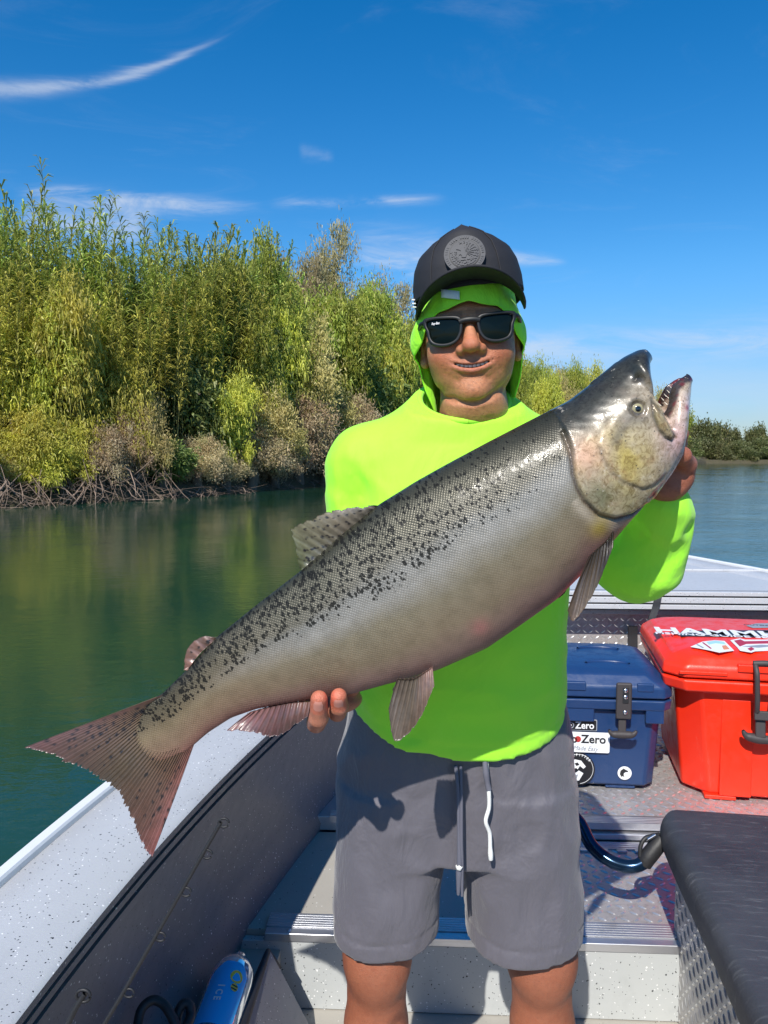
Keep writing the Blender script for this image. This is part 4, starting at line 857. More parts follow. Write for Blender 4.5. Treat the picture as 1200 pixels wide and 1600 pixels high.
m_skin = mat('skin', attr=True, rough=.45, fn=skin_fn, Subsurface_Weight=.12, Subsurface_Radius=(.012, .004, .002), Subsurface_Scale=.6)
V, Q = join(parts_body); man = npobj('person', V, Q, m_skin, None, np.vstack(cols_body))
tag(man, 'man in neon green shirt, black cap and sunglasses holding up a big salmon', 'person')
# finger nails
m_nail = mat('finger nail', (.58, .25, .19), .5)
for k in (0, 1):
    tip, prev, rr = RF[k]; dirv = (tip-prev)/np.linalg.norm(tip-prev); out = np.array((0, -1., .05)); out -= dirv*out.dot(dirv); out /= np.linalg.norm(out); sd_ = np.cross(dirv, out)
    rings = []
    for a in np.linspace(-.011, .0055, 8):
        wd = .0062*min(1, (a+.0145)/.006)*(1 if a < .003 else .8); r_ = rr*(1 if a < 0 else math.sqrt(max(1-(a/rr)**2*.8, .2)))+.0004
        ph = np.linspace(-1, 1, 9)*(wd/rr); rings.append(tip+dirv*a+(np.sin(ph)[:, None]*sd_+np.cos(ph)[:, None]*out)*r_)
    npobj('nail', *loft(rings, False), m_nail, man)
# teeth
m_teeth = mat('teeth', (.72, .66, .55), .25)
for i in range(8):
    xc = (i-3.5)*.0063; bm = bmesh.new(); bbox(bm, (0, 0, 0), (.0058, .0035, .0072)); o = bmobj('tooth', bm, m_teeth, man, bevel=.0012)
    o.matrix_world = Matrix.Translation(HO) @ Matrix(RH.tolist()).to_4x4() @ Matrix.Translation((xc, yc(xc)+.0042, zc(xc)+.0012)) @ Matrix.Rotation(math.atan(12*xc), 4, 'Z')
# ---- shirt
NEON = (.36, .93, .03)
def cloth_bump(t, amp=.5, wr=9, fine=1500):
    p = t.obj(); w = t.noise(t.vm('MULTIPLY', p, (1, 1, .55)), wr, 4, .55, dist=.6); h = t.m('ADD', t.m('MULTIPLY', w, 1.0), t.m('MULTIPLY', t.noise(p, fine, 2), .02)); return t.bump(h, amp, .02)
def shirt_fn(t):
    t.put(t.b.inputs['Normal'], cloth_bump(t, .36, 13)); t.put(t.b.inputs['Base Color'], t.mix(t.ramp(t.noise(t.obj(), 5, 4, .6), .35, .7), NEON, (.38, .90, .04)))
m_shirt = mat('neon green jersey', NEON, .75, fn=shirt_fn, Sheen_Weight=.15)
f = Field((-.19, 1.06, .88), (.49, 1.60, 1.53), .0058); A = f.add
A(stack([(.885, .128, .186, 1.238, 1.53), (.95, .128, .190, 1.228, 1.53), (1.02, .130, .190, 1.220, 1.53), (1.10, .13, .187, 1.218, 1.53), (1.2, .13, .192, 1.232, 1.53), (1.3, .13, .202, 1.256, 1.53), (1.37, .132, .196, 1.276, 1.515), (1.42, .133, .165, 1.292, 1.50), (1.46, .136, .118, 1.294, 1.48), (1.50, .138, .090, 1.292, 1.468), (1.525, .138, .080, 1.298, 1.455)], 2.5), 0)
A(cone((.10, 1.385, 1.445), (-.030, 1.385, 1.385), .060, .068), .03); A(cone((-.030, 1.385, 1.385), (-.044, 1.38, 1.24), .068, .060), .02); A(cone((-.044, 1.38, 1.24), (-.035, 1.365, 1.125), .060, .054), .02); A(cone((-.035, 1.365, 1.125), (-.058, 1.20, 1.098), .052, .036), .02)
EL = P(1008, 868, 1.22); WR2 = P(1030, 790, 1.165)
A(cone((.17, 1.385, 1.445), (.300, 1.385, 1.385), .060, .070), .03); A(cone((.300, 1.385, 1.385), EL+(-.01, .02, -.0), .070, .062), .03); A(cone(EL, WR2, .060, .044), .02)
A(ell(P(1004, 882, 1.215), (.056, .05, .044)), .03); A(cone(P(965, 878, 1.22), P(990, 888, 1.22), .04, .045), .03)
A(cone(P(1038, 850, 1.195), P(1045, 808, 1.175), .038, .036), .02)
# sleeve and body creases
for a, b, amp, w in (((515, 690), (552, 765), .004, .006), ((512, 715), (548, 785), .0045, .006), ((520, 740), (546, 800), .004, .006), ((560, 680), (575, 790), .003, .008), ((556, 730), (566, 800), .003, .006)):
    f.dent(cone(P(*a, 1.315), P(*b, 1.315), .001, .02), amp, w)
for a, b, amp, w in (((955, 865), (1000, 830), .005, .006), ((960, 885), (1020, 845), .004, .007), ((975, 905), (1050, 860), .003, .008), ((1000, 812), (1060, 806), .004, .005), ((1000, 826), (1064, 822), .003, .006), ((1030, 905), (1066, 835), .003, .008)):
    f.dent(cone(P(*a, 1.165), P(*b, 1.16), .001, .012), amp, w)
for a, b, amp, w in (((840, 1125), (895, 1095), .006, .009), ((820, 1150), (890, 1118), .004, .008), ((560, 1110), (640, 1140), .004, .010), ((880, 960), (800, 1060), .003, .014), ((870, 1040), (890, 1000), .004, .008)):
    f.dent(cone(P(*a, 1.235), P(*b, 1.235), .001, .02), amp, w)
sl, X, Y, Z = f.all(); xx = (X-.128)/.19
f.F = np.maximum(f.F, ((.902+.034*xx*xx+.030*(Y-1.23)/.15-.012*xx)-Z)).astype(np.float32)
hz_ = .902+.034*xx*xx+.030*(Y-1.23)/.15-.012*xx
f.F += (.0024*np.exp(-((Z-hz_-.028)/.004)**2)*(Z < 1.02)).astype(np.float32)
_g = np.stack(np.broadcast_arrays(X, Y*.6, Z), -1).reshape(-1, 3); w1 = vnoise(_g*np.array((1, 1, 1.0)), 24, 31, 3).reshape(f.F.shape); w2 = vnoise(_g@np.array(((.8, 0, .6), (0, 1, 0), (-.6*2.2, 0, .8*2.2))), 30, 32, 2).reshape(f.F.shape)
f.F += (.0018*w1+.0040*np.abs(w2)*(.35+.65*sst(1.12-Z, -.05, .15)+.5*sst(np.abs(X-.13), .16, .24))).astype(np.float32)
_ax = WR2-EL; _L = np.linalg.norm(_ax); _t = ((X-EL[0])*_ax[0]+(Y-EL[1])*_ax[1]+(Z-EL[2])*_ax[2])/_L**2; _m = sst(X, .335, .375)*sst(1.5-Y, .10, .2)
_ph = (_t+((X-.40)*2.2)**1*1.0+.22*w1)*8.5; f.F += (.0015*(np.abs(np.sin(_ph))-.6)*_m*(.45+.55*sst(np.abs(_t-.35), .15, .6))).astype(np.float32)
_q = (Z*.75+X*1.05+Y*.4)*62+w1*1.3; f.F += (.0034*(np.abs(np.sin(_q))-.6)*sst(-X, -.035, .03)*sst(1.40-Z, .0, .07)).astype(np.float32)
NC = (.1385, 1.374); npl = lambda y_: 1.4605+(y_-1.300)*.52
f.F = np.maximum(f.F, Z-npl(Y)).astype(np.float32); f.F = np.maximum(f.F, np.minimum(.0735-np.sqrt((X-NC[0])**2+(Y-NC[1])**2), 9)*np.ones_like(Z)-np.maximum(1.40-Z, 0)*10).astype(np.float32)
V, Q = f.mesh(1); shirt = npobj('shirt', V, Q, m_shirt, man)
# neck rib
ang = np.linspace(0, 2*math.pi, 60)
ribp = [(NC[0]+.0765*math.sin(a), NC[1]-.0765*math.cos(a), npl(NC[1]-.0765*math.cos(a))-.003) for a in ang]
Vq, Qq = tube(ribp, .0055, 8); Vq[:, 2] = Vq[:, 2]; npobj('collar', Vq, Qq, m_shirt, shirt)
# ---- shorts
def short_fn(t):
    p = t.obj(); x, y, z = t.sep(p); c = t.mix(t.noise(p, 4, 4, .6), (.096, .090, .104), (.130, .122, .140)); wv = t.noise(t.vm('MULTIPLY', p, (1, 1, .12)), 900, 2); c = t.mix(t.ramp(wv, .3, .7, 0, .25), c, (.09, .085, .11))
    t.put(t.b.inputs['Base Color'], c); t.put(t.b.inputs['Normal'], cloth_bump(t, .55, 15))
m_short = mat('grey swim shorts', (.16, .15, .19), .62, fn=short_fn, Sheen_Weight=.2)
f = Field((-.15, 1.18, .50), (.42, 1.58, 1.02), .0052); A = f.add
A(stack([(.70, .131, .200, 1.275, 1.535), (.80, .131, .222, 1.262, 1.545), (.90, .131, .213, 1.252, 1.54), (1.0, .128, .190, 1.258, 1.52)], 2.6), 0)
A(stack([(.51, .001, .097, 1.290, 1.475), (.62, .005, .098, 1.280, 1.49), (.72, .016, .102, 1.272, 1.52), (.82, .03, .11, 1.27, 1.53)], 2.5), .02)
A(stack([(.51, .254, .107, 1.282, 1.475), (.62, .252, .107, 1.274, 1.49), (.72, .243, .110, 1.268, 1.52), (.82, .225, .11, 1.266, 1.53)], 2.5), .02)
f.dent(cone((.1285, 1.255, .95), (.1285, 1.266, .69), .0004, .0004), .0026, .003); f.dent(cone((.138, 1.255, .95), (.138, 1.263, .74), .0004, .0004), .0014, .002); f.dent(cone((-.085, 1.36, .92), (-.10, 1.33, .80), .0004, .0004), .003, .004); f.dent(cone((.337, 1.36, .92), (.352, 1.33, .80), .0004, .0004), .003, .004)
_s, X, Y, Z = f.all(); _g = np.stack(np.broadcast_arrays(X, Y*.6, Z), -1).reshape(-1, 3); w2 = vnoise(_g@np.array(((1.6, 0, .5), (0, 1, 0), (-.5, 0, .8))), 26, 35, 3).reshape(f.F.shape); f.F += (.0062*np.abs(w2)).astype(np.float32)
f.sub(cone((.1235, 1.24, .52), (.1235, 1.24, .655), .020, .006), .02)
for a, b, amp, w in (((725, 1395), (722, 1200), .004, .008), ((720, 1390), (640, 1330), .003, .010), ((735, 1380), (830, 1310), .0035, .010), ((700, 1400), (610, 1400), .002, .010), ((760, 1230), (800, 1290), .003, .010), ((560, 1130), (600, 1260), .003, .012), ((900, 1180), (880, 1330), .003, .012), ((600, 1290), (560, 1360), .002, .012), ((850, 1420), (905, 1380), .0025, .010), ((690, 1230), (640, 1280), .003, .010)):
    f.dent(cone(P(*a, 1.262), P(*b, 1.262), .001, .016), amp, w)
sl, X, Y, Z = f.all(); hl = np.where(X < .125, .529, .525)+.004*np.sin((X-.0)*22)+.018*np.abs((X-np.where(X < .125, .004, .2475))/.1)**2*np.where(X < .125, 1, .6)
f.F = np.maximum(f.F, hl-Z).astype(np.float32)
f.F += (.0028*np.exp(-((Z-hl-.034)/.0032)**2)-.0007*np.sin(X*330+np.sin(X*71)*3)*np.exp(-((Z-hl-.016)/.014)**2)).astype(np.float32)
f.sub(stack([(.46, .001, .082, 1.301, 1.464), (.66, .004, .080, 1.300, 1.464)], 2.5), .004); f.sub(stack([(.46, .257, .087, 1.293, 1.464), (.66, .255, .086, 1.292, 1.464)], 2.5), .004)
V, Q = f.mesh(1); shorts = npobj('shorts', V, Q, m_short, man)
m_white = mat('white cord', (.8, .8, .76), .7, fn=lambda t: t.put(t.b.inputs['Normal'], t.bump(t.noise(t.obj(), 900, 2), .4, .002)))
m_gcord = mat('grey cord', (.12, .12, .15), .8)
yd = 1.243
npobj('drawstring', *tube([P(760, 1190, yd+.004), P(762, 1218, yd), P(764, 1240, yd-.003), P(764, 1262, yd), P(759, 1283, yd-.002), P(765, 1302, yd+.003), P(766, 1326, yd+.004), P(767, 1343, yd+.006)], [.0034]*14+[.0046, .0036], 9, 40), m_white, shorts)
npobj('cord_sleeve', *tube([P(757, 1180, yd+.002), P(759, 1205, yd-.003), P(762, 1226, yd-.002), P(764, 1234, yd-.002)], [.003, .0045, .0055, .0045, .005], 9, 18), m_gcord, shorts)
npobj('drawstring', *tube([P(712, 1196, yd+.004), P(716, 1240, yd), P(717, 1300, yd+.004), P(718, 1345, yd+.008), P(717, 1372, yd+.010), P(716, 1398, yd+.012)], [.0034, .003, .003, .003, .0042, .0055, .0025], 8, 36), m_gcord, shorts)
npobj('drawstring', *tube([P(720, 1196, yd+.004), P(721, 1250, yd), P(721, 1310, yd+.004), P(722, 1350, yd+.008), P(722, 1400, yd+.012)], [.0028, .0028, .003, .003, .0022], 8, 30), m_gcord, shorts)
Vx, Qx = tube([P(715, 1352, yd+.004), P(717, 1358, yd+.003), P(720, 1353, yd+.004)], .0038, 8, 6); npobj('cord_tip', Vx, Qx, m_white, shorts)
# ---- neck gaiter / sun hood
m_hood = mat('neon green hood', NEON, .7, fn=lambda t: t.put(t.b.inputs['Normal'], cloth_bump(t, .35, 26)), Sheen_Weight=.15)
th = np.radians(np.linspace(-180, 180, 145)); n_t = 26; rings = []
deg = np.abs(np.degrees(th)); sgn = np.sign(th)
zb_ = np.interp(deg, [0, 20, 42, 52, 62, 72, 84, 91, 96, 104, 180], [.040, .037, .028, .018, -.004, -.024, -.036, -.042, -.075, -.122, -.128])
zt_ = np.full(len(th), .085)
for k in range(n_t):
    s = k/(n_t-1); zz_ = zt_+(zb_-zt_)*s
    side = np.exp(-((deg-76)/20)**2); fl = side*np.where(sgn < 0, .022, .014)*sst(s, .25, .75)*(1-.25*sst(s, .85, 1)); back = sst(deg, 96, 118)*sst(s, .5, 1)
    rx = .081+fl+.002*np.sin(th*17+s*5)*s; ry = np.where(deg < 70, .108+.008*s, .106)+.002*np.sin(th*11)*s+.012*back
    rx = rx*(1-.05*back); pinch = sst(s, .45, .7)*np.exp(-((deg-104)/9)**2)*.010
    nar = np.interp(zz_, [-.13, -.06, 0, .05, .09], [1.0, 1.0, 1.0, 1.0, .96]); fr = np.where(deg < 70, np.interp(zz_, [.06, .085], [1.0, .95]), 1)
    rings.append(np.column_stack([np.sin(th)*(rx-pinch)*nar, .008-np.cos(th)*ry*nar*fr, zz_+.002*np.sin(th*9+2)*s]))
Vq, Qq = loft(np.array(rings)[:, :-1], True); hood = npobj('sun_hood', hw_(Vq), Qq, m_hood, man)
md = hood.modifiers.new('cloth', 'SOLIDIFY'); md.thickness = .0022; md.offset = 1
# pale patch on the band
m_patch = mat('pale label', (.62, .74, .76), .6); bm = bmesh.new(); g = []
lv = [[bm.verts.new(hw_([(x_, -.1105+2.9*(x_+.0)**2*1.6, z_+.002-.25*(x_+.03))])[0]) for x_ in np.linspace(-.041, -.013, 6)] for z_ in (.046, .052, .059)]
for a, b in zip(lv[:-1], lv[1:]):
    for i in range(5): bm.faces.new((a[i], a[i+1], b[i+1], b[i]))
o = bmobj('label_patch', bm, m_patch, hood, True); md = o.modifiers.new('t', 'SOLIDIFY'); md.thickness = .001
# ---- cap
def cap_fn(t):
    p = t.obj(); t.put(t.b.inputs['Base Color'], t.mix(t.noise(p, 12, 3), (.0085, .009, .012), (.017, .017, .022))); t.put(t.b.inputs['Normal'], t.bump(t.m('ADD', t.noise(p, 28, 3), t.m('MULTIPLY', t.noise(p, 1400, 2), .08)), .25, .006))
m_cap = mat('black cap cloth', (.025, .025, .03), .75, fn=cap_fn, Sheen_Weight=.0)
RC = RH @ np.array(Matrix.Rotation(-math.radians(2.5), 3, 'Y')); CO = HO+RC@np.array((.005, 0, 0))
def cw(V): return np.asarray(V) @ RC.T + CO
th = np.linspace(-math.pi, math.pi, 97)[:-1]; rings = []
hz = np.linspace(0, 1, 26); hxs = np.interp(hz, [0, .25, .5, .7, .85, .94, 1], [.0925, .0915, .0865, .0765, .056, .031, .0005])
for q, hx in zip(hz, hxs):
    fr = np.clip(np.cos(th), 0, 1); yf = .105*(hx/.0905)**.75
    ysc = np.where(np.cos(th) > 0, np.interp(q, [0, .4, .85, 1], [.1085, .1035, .086, .055]), .108*(hx/.0905))
    zz_ = .066+.103*q*np.where(np.cos(th) > 0, 1.0, 1-.08*q)-.020*np.clip(-np.cos(th), 0, 1)*(1-q)+.007*q**3*np.exp(-(np.sin(th)*hx/.03)**2)
    xx_ = np.sin(th)*hx*(np.abs(np.cos(th))**.0)
    rings.append(np.column_stack([xx_*(1+.04*np.abs(np.sin(2*th))), .006-np.cos(th)*ysc*(1-.0*fr), zz_]))
Vq, Qq = loft(rings, True, False); cap = quadobj('cap', cw(Vq), Qq, m_cap, man); md = cap.modifiers.new('t', 'SOLIDIFY'); md.thickness = .002
# seams
for a0 in (-.62, .62):
    i = int((a0+math.pi)/(2*math.pi)*96) % 96; pts = [cw([rings[k][i]])[0]+RC@np.array((0, -.0008, .0005)) for k in range(1, 25)]; npobj('seam', *tube(pts, .0011, 5), m_cap, cap)
# visor, arched across and pushed out over the brow
ns, nv = 41, 14; top, bot = [], []
for k in range(nv):
    q = k/(nv-1); row = []
    for s in np.linspace(-1, 1, ns):
        yh = .006-.107*math.cos(s*1.30); xh = .0925*math.sin(s*1.30)*1.0; ln = .066*math.sqrt(max(1-abs(s)**2.6, 0))
        row.append((xh*(1+.02*q), yh-ln*q, .073-.043*abs(s)**1.9+.0045*q*(1-s*s)+.003))
    top.append(row)
Vq, Qq = loft(np.array(top), False); visor = npobj('visor', cw(Vq), Qq[:, ::-1], m_cap, cap); md = visor.modifiers.new('t', 'SOLIDIFY'); md.thickness = .0035; md.offset = 0
# embossed round badge: ring, spread-winged bird, wreath
m_badge = mat('rubber badge', (.034, .037, .046), .6)
BC = np.array((-.001, -.0985, .1150)); tb = math.radians(-17)
def badge(name, polys, hgt, m=m_badge):
    bm = bmesh.new()
    for pl_ in polys:
        fv = [bm.verts.new((x_, -hgt, z_)) for x_, z_ in pl_]; bk = [bm.verts.new((x_, .004, z_)) for x_, z_ in pl_]; n = len(pl_)
        try: bm.faces.new(fv)
        except Exception: pass
        for i in range(n): bm.faces.new((fv[i], fv[(i+1) % n], bk[(i+1) % n], bk[i]))
    bmesh.ops.recalc_face_normals(bm, faces=bm.faces)
    for v_ in bm.verts:
        c_, s__ = math.cos(tb), math.sin(tb); y_, z_ = v_.co.y, v_.co.z
        yy_ = y_*c_-z_*s__; zz_ = y_*s__+z_*c_; q = cw([(BC[0]+v_.co.x, BC[1]+yy_+2.2*v_.co.x**2, BC[2]+zz_)])[0]; v_.co = q
    me = bpy.data.meshes.new(name); bm.to_mesh(me); bm.free(); me.materials.append(m); return me
circ = lambda r_, n=40, cx=0, cz=0, sx=1: [(cx+sx*r_*math.cos(a), cz+r_*math.sin(a)) for a in np.linspace(0, 2*math.pi, n, endpoint=False)]
bd = link(bpy.data.objects.new('badge', badge('badge', [circ(.0325)], .0022)), cap)
m_bdark = mat('badge recess', (.012, .013, .016), .6)
link(bpy.data.objects.new('recess', badge('recess', [circ(.0245)], .0026, m_bdark)), bd)
pol = [circ(.0232, 36)]
link(bpy.data.objects.new('medallion', badge('medallion', pol, .0030)), bd)
rel = []
for k in range(9):       # raised wing, two rows of feathers
    a = math.radians(98-k*17)
    for r0_, r1_, w_ in ((.0035, .0105, .085), (.0115, .0185, .075)):
        rel.append([(.001+r0_*math.cos(a+w_), .001+r0_*math.sin(a+w_)), (.001+r1_*math.cos(a+w_), .001+r1_*math.sin(a+w_)), (.001+(r1_+.0012)*math.cos(a), .001+(r1_+.0012)*math.sin(a)), (.001+r1_*math.cos(a-w_), .001+r1_*math.sin(a-w_)), (.001+r0_*math.cos(a-w_), .001+r0_*math.sin(a-w_))])
rel.append([(-.0075, .0125), (-.003, .0150), (.0005, .0130), (.0010, .0050), (.0030, -.0020), (.0010, -.0075), (-.0035, -.0070), (-.0060, -.0010), (-.0055, .0050), (-.0080, .0070), (-.0125, .0085), (-.0110, .0110)])
_r = np.random.default_rng(12)
for k in range(70):
    a, q, o_ = _r.uniform(0, 6.28), .021*math.sqrt(_r.uniform()), _r.uniform(0, 3.14); c0_, s0_ = q*math.cos(a), q*math.sin(a); rel.append([(c0_+.0022*math.cos(o_)*math.cos(b_)-.0008*math.sin(o_)*math.sin(b_), s0_+.0022*math.sin(o_)*math.cos(b_)+.0008*math.cos(o_)*math.sin(b_)) for b_ in np.linspace(0, 5.4, 7)])
for k in range(0): rel.append([(-.0085-.0016*k, .0020-.0020*k), (-.0070-.0016*k, .0012-.0020*k), (-.0085-.0010*k, -.0010-.0018*k), (-.0105-.0012*k, .0000-.0018*k)])
for k in range(15):
    a = math.radians(188+k*11.7)
    for r0_, s_ in ((.0198, 1), (.0160, .8)): rel.append(circ(.0014*s_, 6, r0_*math.cos(a), r0_*math.sin(a), 1.3))
for k in range(6): rel.append([(-.0110+.0038*k, -.0098), (-.0082+.0038*k, -.0092), (-.0086+.0038*k, -.0116), (-.0112+.0038*k, -.0120)])
link(bpy.data.objects.new('bird_relief', badge('bird_relief', rel, .0040)), bd)
rel = []
for k in range(34):
    a = math.radians(-40+k*7.6)
    if k % 5 != 4: rel.append([(rr*math.cos(a+da), rr*math.sin(a+da)) for rr, da in ((.0268, -.04), (.0304, -.036), (.0304, .036), (.0268, .04))])
link(bpy.data.objects.new('ring_lettering', badge('ring_lettering', rel, .0027)), bd)
# white stitched dashes at the cap's side
m_wh = mat('white print', (.8, .8, .8), .6); bm = bmesh.new()
for z_ in (.052, .058, .064): bbox(bm, cw([(-.0915, -.028, z_+.006)])[0], (.006, .005, .0016))
bmobj('stitch_mark', bm, m_wh, cap)
# ---- sunglasses
m_frame = mat('matt black frame', (.010, .011, .012), .5); m_lens = mat('dark lens', (.003, .006, .005), .05, IOR=1.28)
m_metal = mat('rivet metal', (.8, .8, .82), .2, 1.0)
outl = [(.0105, .012), (.018, .0185), (.04, .0215), (.062, .0225), (.0725, .0205), (.0735, .0125), (.0695, .002), (.0675, -.011), (.0615, -.0205), (.048, -.0255), (.033, -.0255), (.0205, -.0200), (.0135, -.009), (.0115, .0)]
gl = empty('sunglasses'); gl.parent = man
fy = lambda x_: -.1045+3.4*x_*x_
for s in (1, -1):
    ov = smooth_path([(s*a, b) for a, b in outl+outl[:1]], 60)[:-1]; c = np.array((s*.0405, -.0022)); iv = c+(ov-c)*np.array((.825, .80))
    R4 = [np.column_stack([q[:, 0], fy(q[:, 0])+dy, q[:, 1]+.001]) for q, dy in ((ov, .004), (ov, -.0018), (c+(ov-c)*.965, -.0030), (c+(iv-c)*1.04, -.0030), (iv, -.0018), (iv, .004))]
    Vq, Qq = loft(R4); npobj('lens_frame', hw_(Vq), Qq if s < 0 else Qq[:, ::-1], m_frame, gl)
    rr = [np.column_stack([(c+(iv-c)*q)[:, 0], fy((c+(iv-c)*q)[:, 0])*1.0+.0005-.0022*(1-q*q), (c+(iv-c)*q)[:, 1]+.001]) for q in (1.03, .8, .6, .4, .2, .02)]
    Vq, Qq = loft(rr); npobj('lens', hw_(Vq), Qq, m_lens, gl)
    npobj('temple', *tube(hw_([(s*.0715, fy(.0715)+.001, .0165), (s*.0775, -.075, .0165), (s*.083, -.03, .014), (s*.084, .01, .008), (s*.082, .03, -.006)]), .0036, 8, 16), m_frame, gl)
    Vq, Qq = tube(hw_([(s*.0655, fy(.0655)-.0028, .0175), (s*.0655, fy(.0655)-.0042, .0175)]), .0016, 8); npobj('rivet', Vq, Qq, m_metal, gl)
    Vq, Qq = tube(hw_([(s*.0685, fy(.0685)-.0028, .0185), (s*.0685, fy(.0685)-.0042, .0185)]), .0013, 8); npobj('rivet', Vq, Qq, m_metal, gl)
npobj('bridge', *tube(hw_([(-.0155, fy(.0155), .011), (-.008, fy(.008)-.001, .0125), (0, fy(0)-.0015, .0128), (.008, fy(.008)-.001, .0125), (.0155, fy(.0155), .011)]), .0052, 8, 12), m_frame, gl)
Mt = Matrix.Translation(hw_([(-.0535, fy(.0535)-.0034, .0125)])[0]) @ Matrix(RH.tolist()).to_4x4() @ Matrix.Rotation(-.33, 4, 'Z') @ Matrix.Rotation(math.pi/2, 4, 'X')
textobj('lens_lettering', 'Ray-Ban', .0052, Mt, m_wh, gl, .0001, .0001, .8, .3)
# ---- black wrist band
m_band = mat('black wrist band', (.012, .012, .013), .7)
c0, c1 = P(1031, 775, 1.163), P(1029, 790, 1.167); npobj('wrist_band', *tube([c0+(c0-c1)*.3, c0, c1, c1+(c1-c0)*.4], [.030, .0375, .0395, .036], 28), m_band, man)
# ------------------------------------------------------------------ the boat
def fleck_mat(name, base, rough=.45, dens=.75, sc=95, white=.75, bump=.12):
    def fn(t):
        p = t.obj(); q = t.vm('ADD', p, t.vm('MULTIPLY', t.vm('SUBTRACT', t.noise(p, 160, 2, .5, 'Color'), (.5, .5, .5)), (.006, .006, .006)))
        c = t.mix(t.noise(p, 2.2, 5, .6), tuple(v*.9 for v in base), tuple(min(v*1.08, .85) for v in base))
        for k, (s, thr, col) in enumerate(((sc, dens, (.018, .018, .022)), (sc*1.35, dens+.04, (.02, .02, .024)), (sc*1.1, white, (.80, .80, .80)))):
            qq = t.vm('ADD', q, (k*.371, k*.173, k*.09)); d = t.voro(qq, s); r = t.sep(t.voro(qq, s, 'Color'))
            m = t.m('MULTIPLY', t.m('GREATER_THAN', r[0], thr), t.m('LESS_THAN', d, t.m('ADD', .09, t.m('MULTIPLY', r[1], .18)))); c = t.mix(m, c, col)
        sm_ = t.ramp(t.noise(t.vm('MULTIPLY', p, (1, .4, 1)), 7, 6, .7), .52, .75, 0, .28); c = t.mix(sm_, c, tuple(v*.62 for v in base))
        t.put(t.b.inputs['Base Color'], c); t.put(t.b.inputs['Roughness'], t.m('ADD', rough-.1, t.m('MULTIPLY', t.noise(p, 30, 3), .25)))
        t.put(t.b.inputs['Normal'], t.bump(t.noise(p, 240, 3), bump, .002))
    return mat(name, base, rough, fn=fn)
m_deck = fleck_mat('flecked pale grey paint', (.47, .48, .50), .42, .78, 150, .80)
m_wall_shade = fleck_mat('flecked grey paint darkened for shade', (.140, .140, .158), .40, .80, 140, .86)  # same flecked paint as the gunwale, with the inboard shade put into its colour
m_riser = fleck_mat('flecked white paint', (.43, .45, .45), .45, .80, 125, .80)
m_tan = fleck_mat('worn beige deck paint', (.38, .36, .32), .6, .93, 120, .93, .3)
def alu_fn(t):
    p = t.obj(); n = t.noise(t.vm('MULTIPLY', p, (2, 40, 40)), 6, 4, .6); t.put(t.b.inputs['Roughness'], t.m('ADD', .24, t.m('MULTIPLY', n, .25)))
    t.put(t.b.inputs['Base Color'], t.mix(t.ramp(t.noise(p, 9, 5, .65), .45, .75, 0, .5), (.62, .63, .66), (.38, .37, .36)))
m_alu = mat('aluminium', (.6, .6, .63), .3, .85, fn=alu_fn)
def plate_fn(t):
    p = t.obj(); n = t.noise(p, 14, 5, .65); g = t.ramp(t.noise(p, 60, 4, .7), .45, .7, 0, .6)
    t.put(t.b.inputs['Base Color'], t.mix(g, t.mix(n, (.42, .395, .385), (.56, .54, .53)), (.29, .265, .25))); t.put(t.b.inputs['Roughness'], t.m('ADD', .30, t.m('MULTIPLY', n, .28)))
    t.put(t.b.inputs['Normal'], t.bump(t.noise(p, 380, 3), .15, .001))
m_plate = mat('diamond tread plate', (.5, .49, .49), .45, .5, fn=plate_fn)
m_lug = mat('worn tread bars', (.72, .71, .70), .28, .8)
def white_fn(t): t.put(t.b.inputs['Base Color'], t.mix(t.ramp(t.noise(t.obj(), 8, 5, .7), .5, .8, 0, .5), (.72, .73, .74), (.45, .43, .38)))
m_rim = mat('white rub rail', (.7, .7, .7), .4, fn=white_fn)
m_black = mat('black rubber', (.016, .016, .018), .55, fn=lambda t: t.put(t.b.inputs['Normal'], t.bump(t.noise(t.obj(), 90, 4), .2, .004)))
m_hull = mat('hull paint', (.12, .13, .14), .35)
boat = empty('boat', (0, 0, 0)); tag(boat, 'light grey flecked aluminium river boat the man stands in', 'boat')
def bchild(name, V, Q, m, smooth=False): return npobj(name, V, Q, m, boat, None, smooth)
ZG = .72
_e = np.array([PZ(*q_, .72)[:2] for q_ in ((19, 1600), (76, 1515), (135, 1433), (233, 1335), (300, 1262), (411, 1147))]+[(-.06, 2.72), (.30, 3.72), (.72, 4.85)]); _c = np.polyfit(_e[:, 1], _e[:, 0], 3, w=[2]*6+[1]*3); _d0 = np.polyval(np.polyder(_c), .95)
_y = np.r_[np.linspace(-2, .9, 20), np.linspace(.95, 4.85, 80), np.linspace(4.97, 5.95, 10)]; _x = np.where(_y < .95, np.polyval(_c, .95)+_d0*(_y-.95)*np.exp(-(.95-np.minimum(_y, .95))*.5), np.polyval(_c, np.minimum(_y, 4.85))); _x[-10:] = np.linspace(_x[-11], 1.24, 11)[1:]
port = np.column_stack([_x, _y])
stbd = smooth_path([(1.80, -2.0), (1.84, 0), (1.88, 1.3), (1.99, 2.8), (1.93, 3.75), (1.74, 4.45), (1.26, 5.95)], 110)
zg = lambda y_: ZG+.06*sst(np.asarray(y_), 2.4, 4.2)
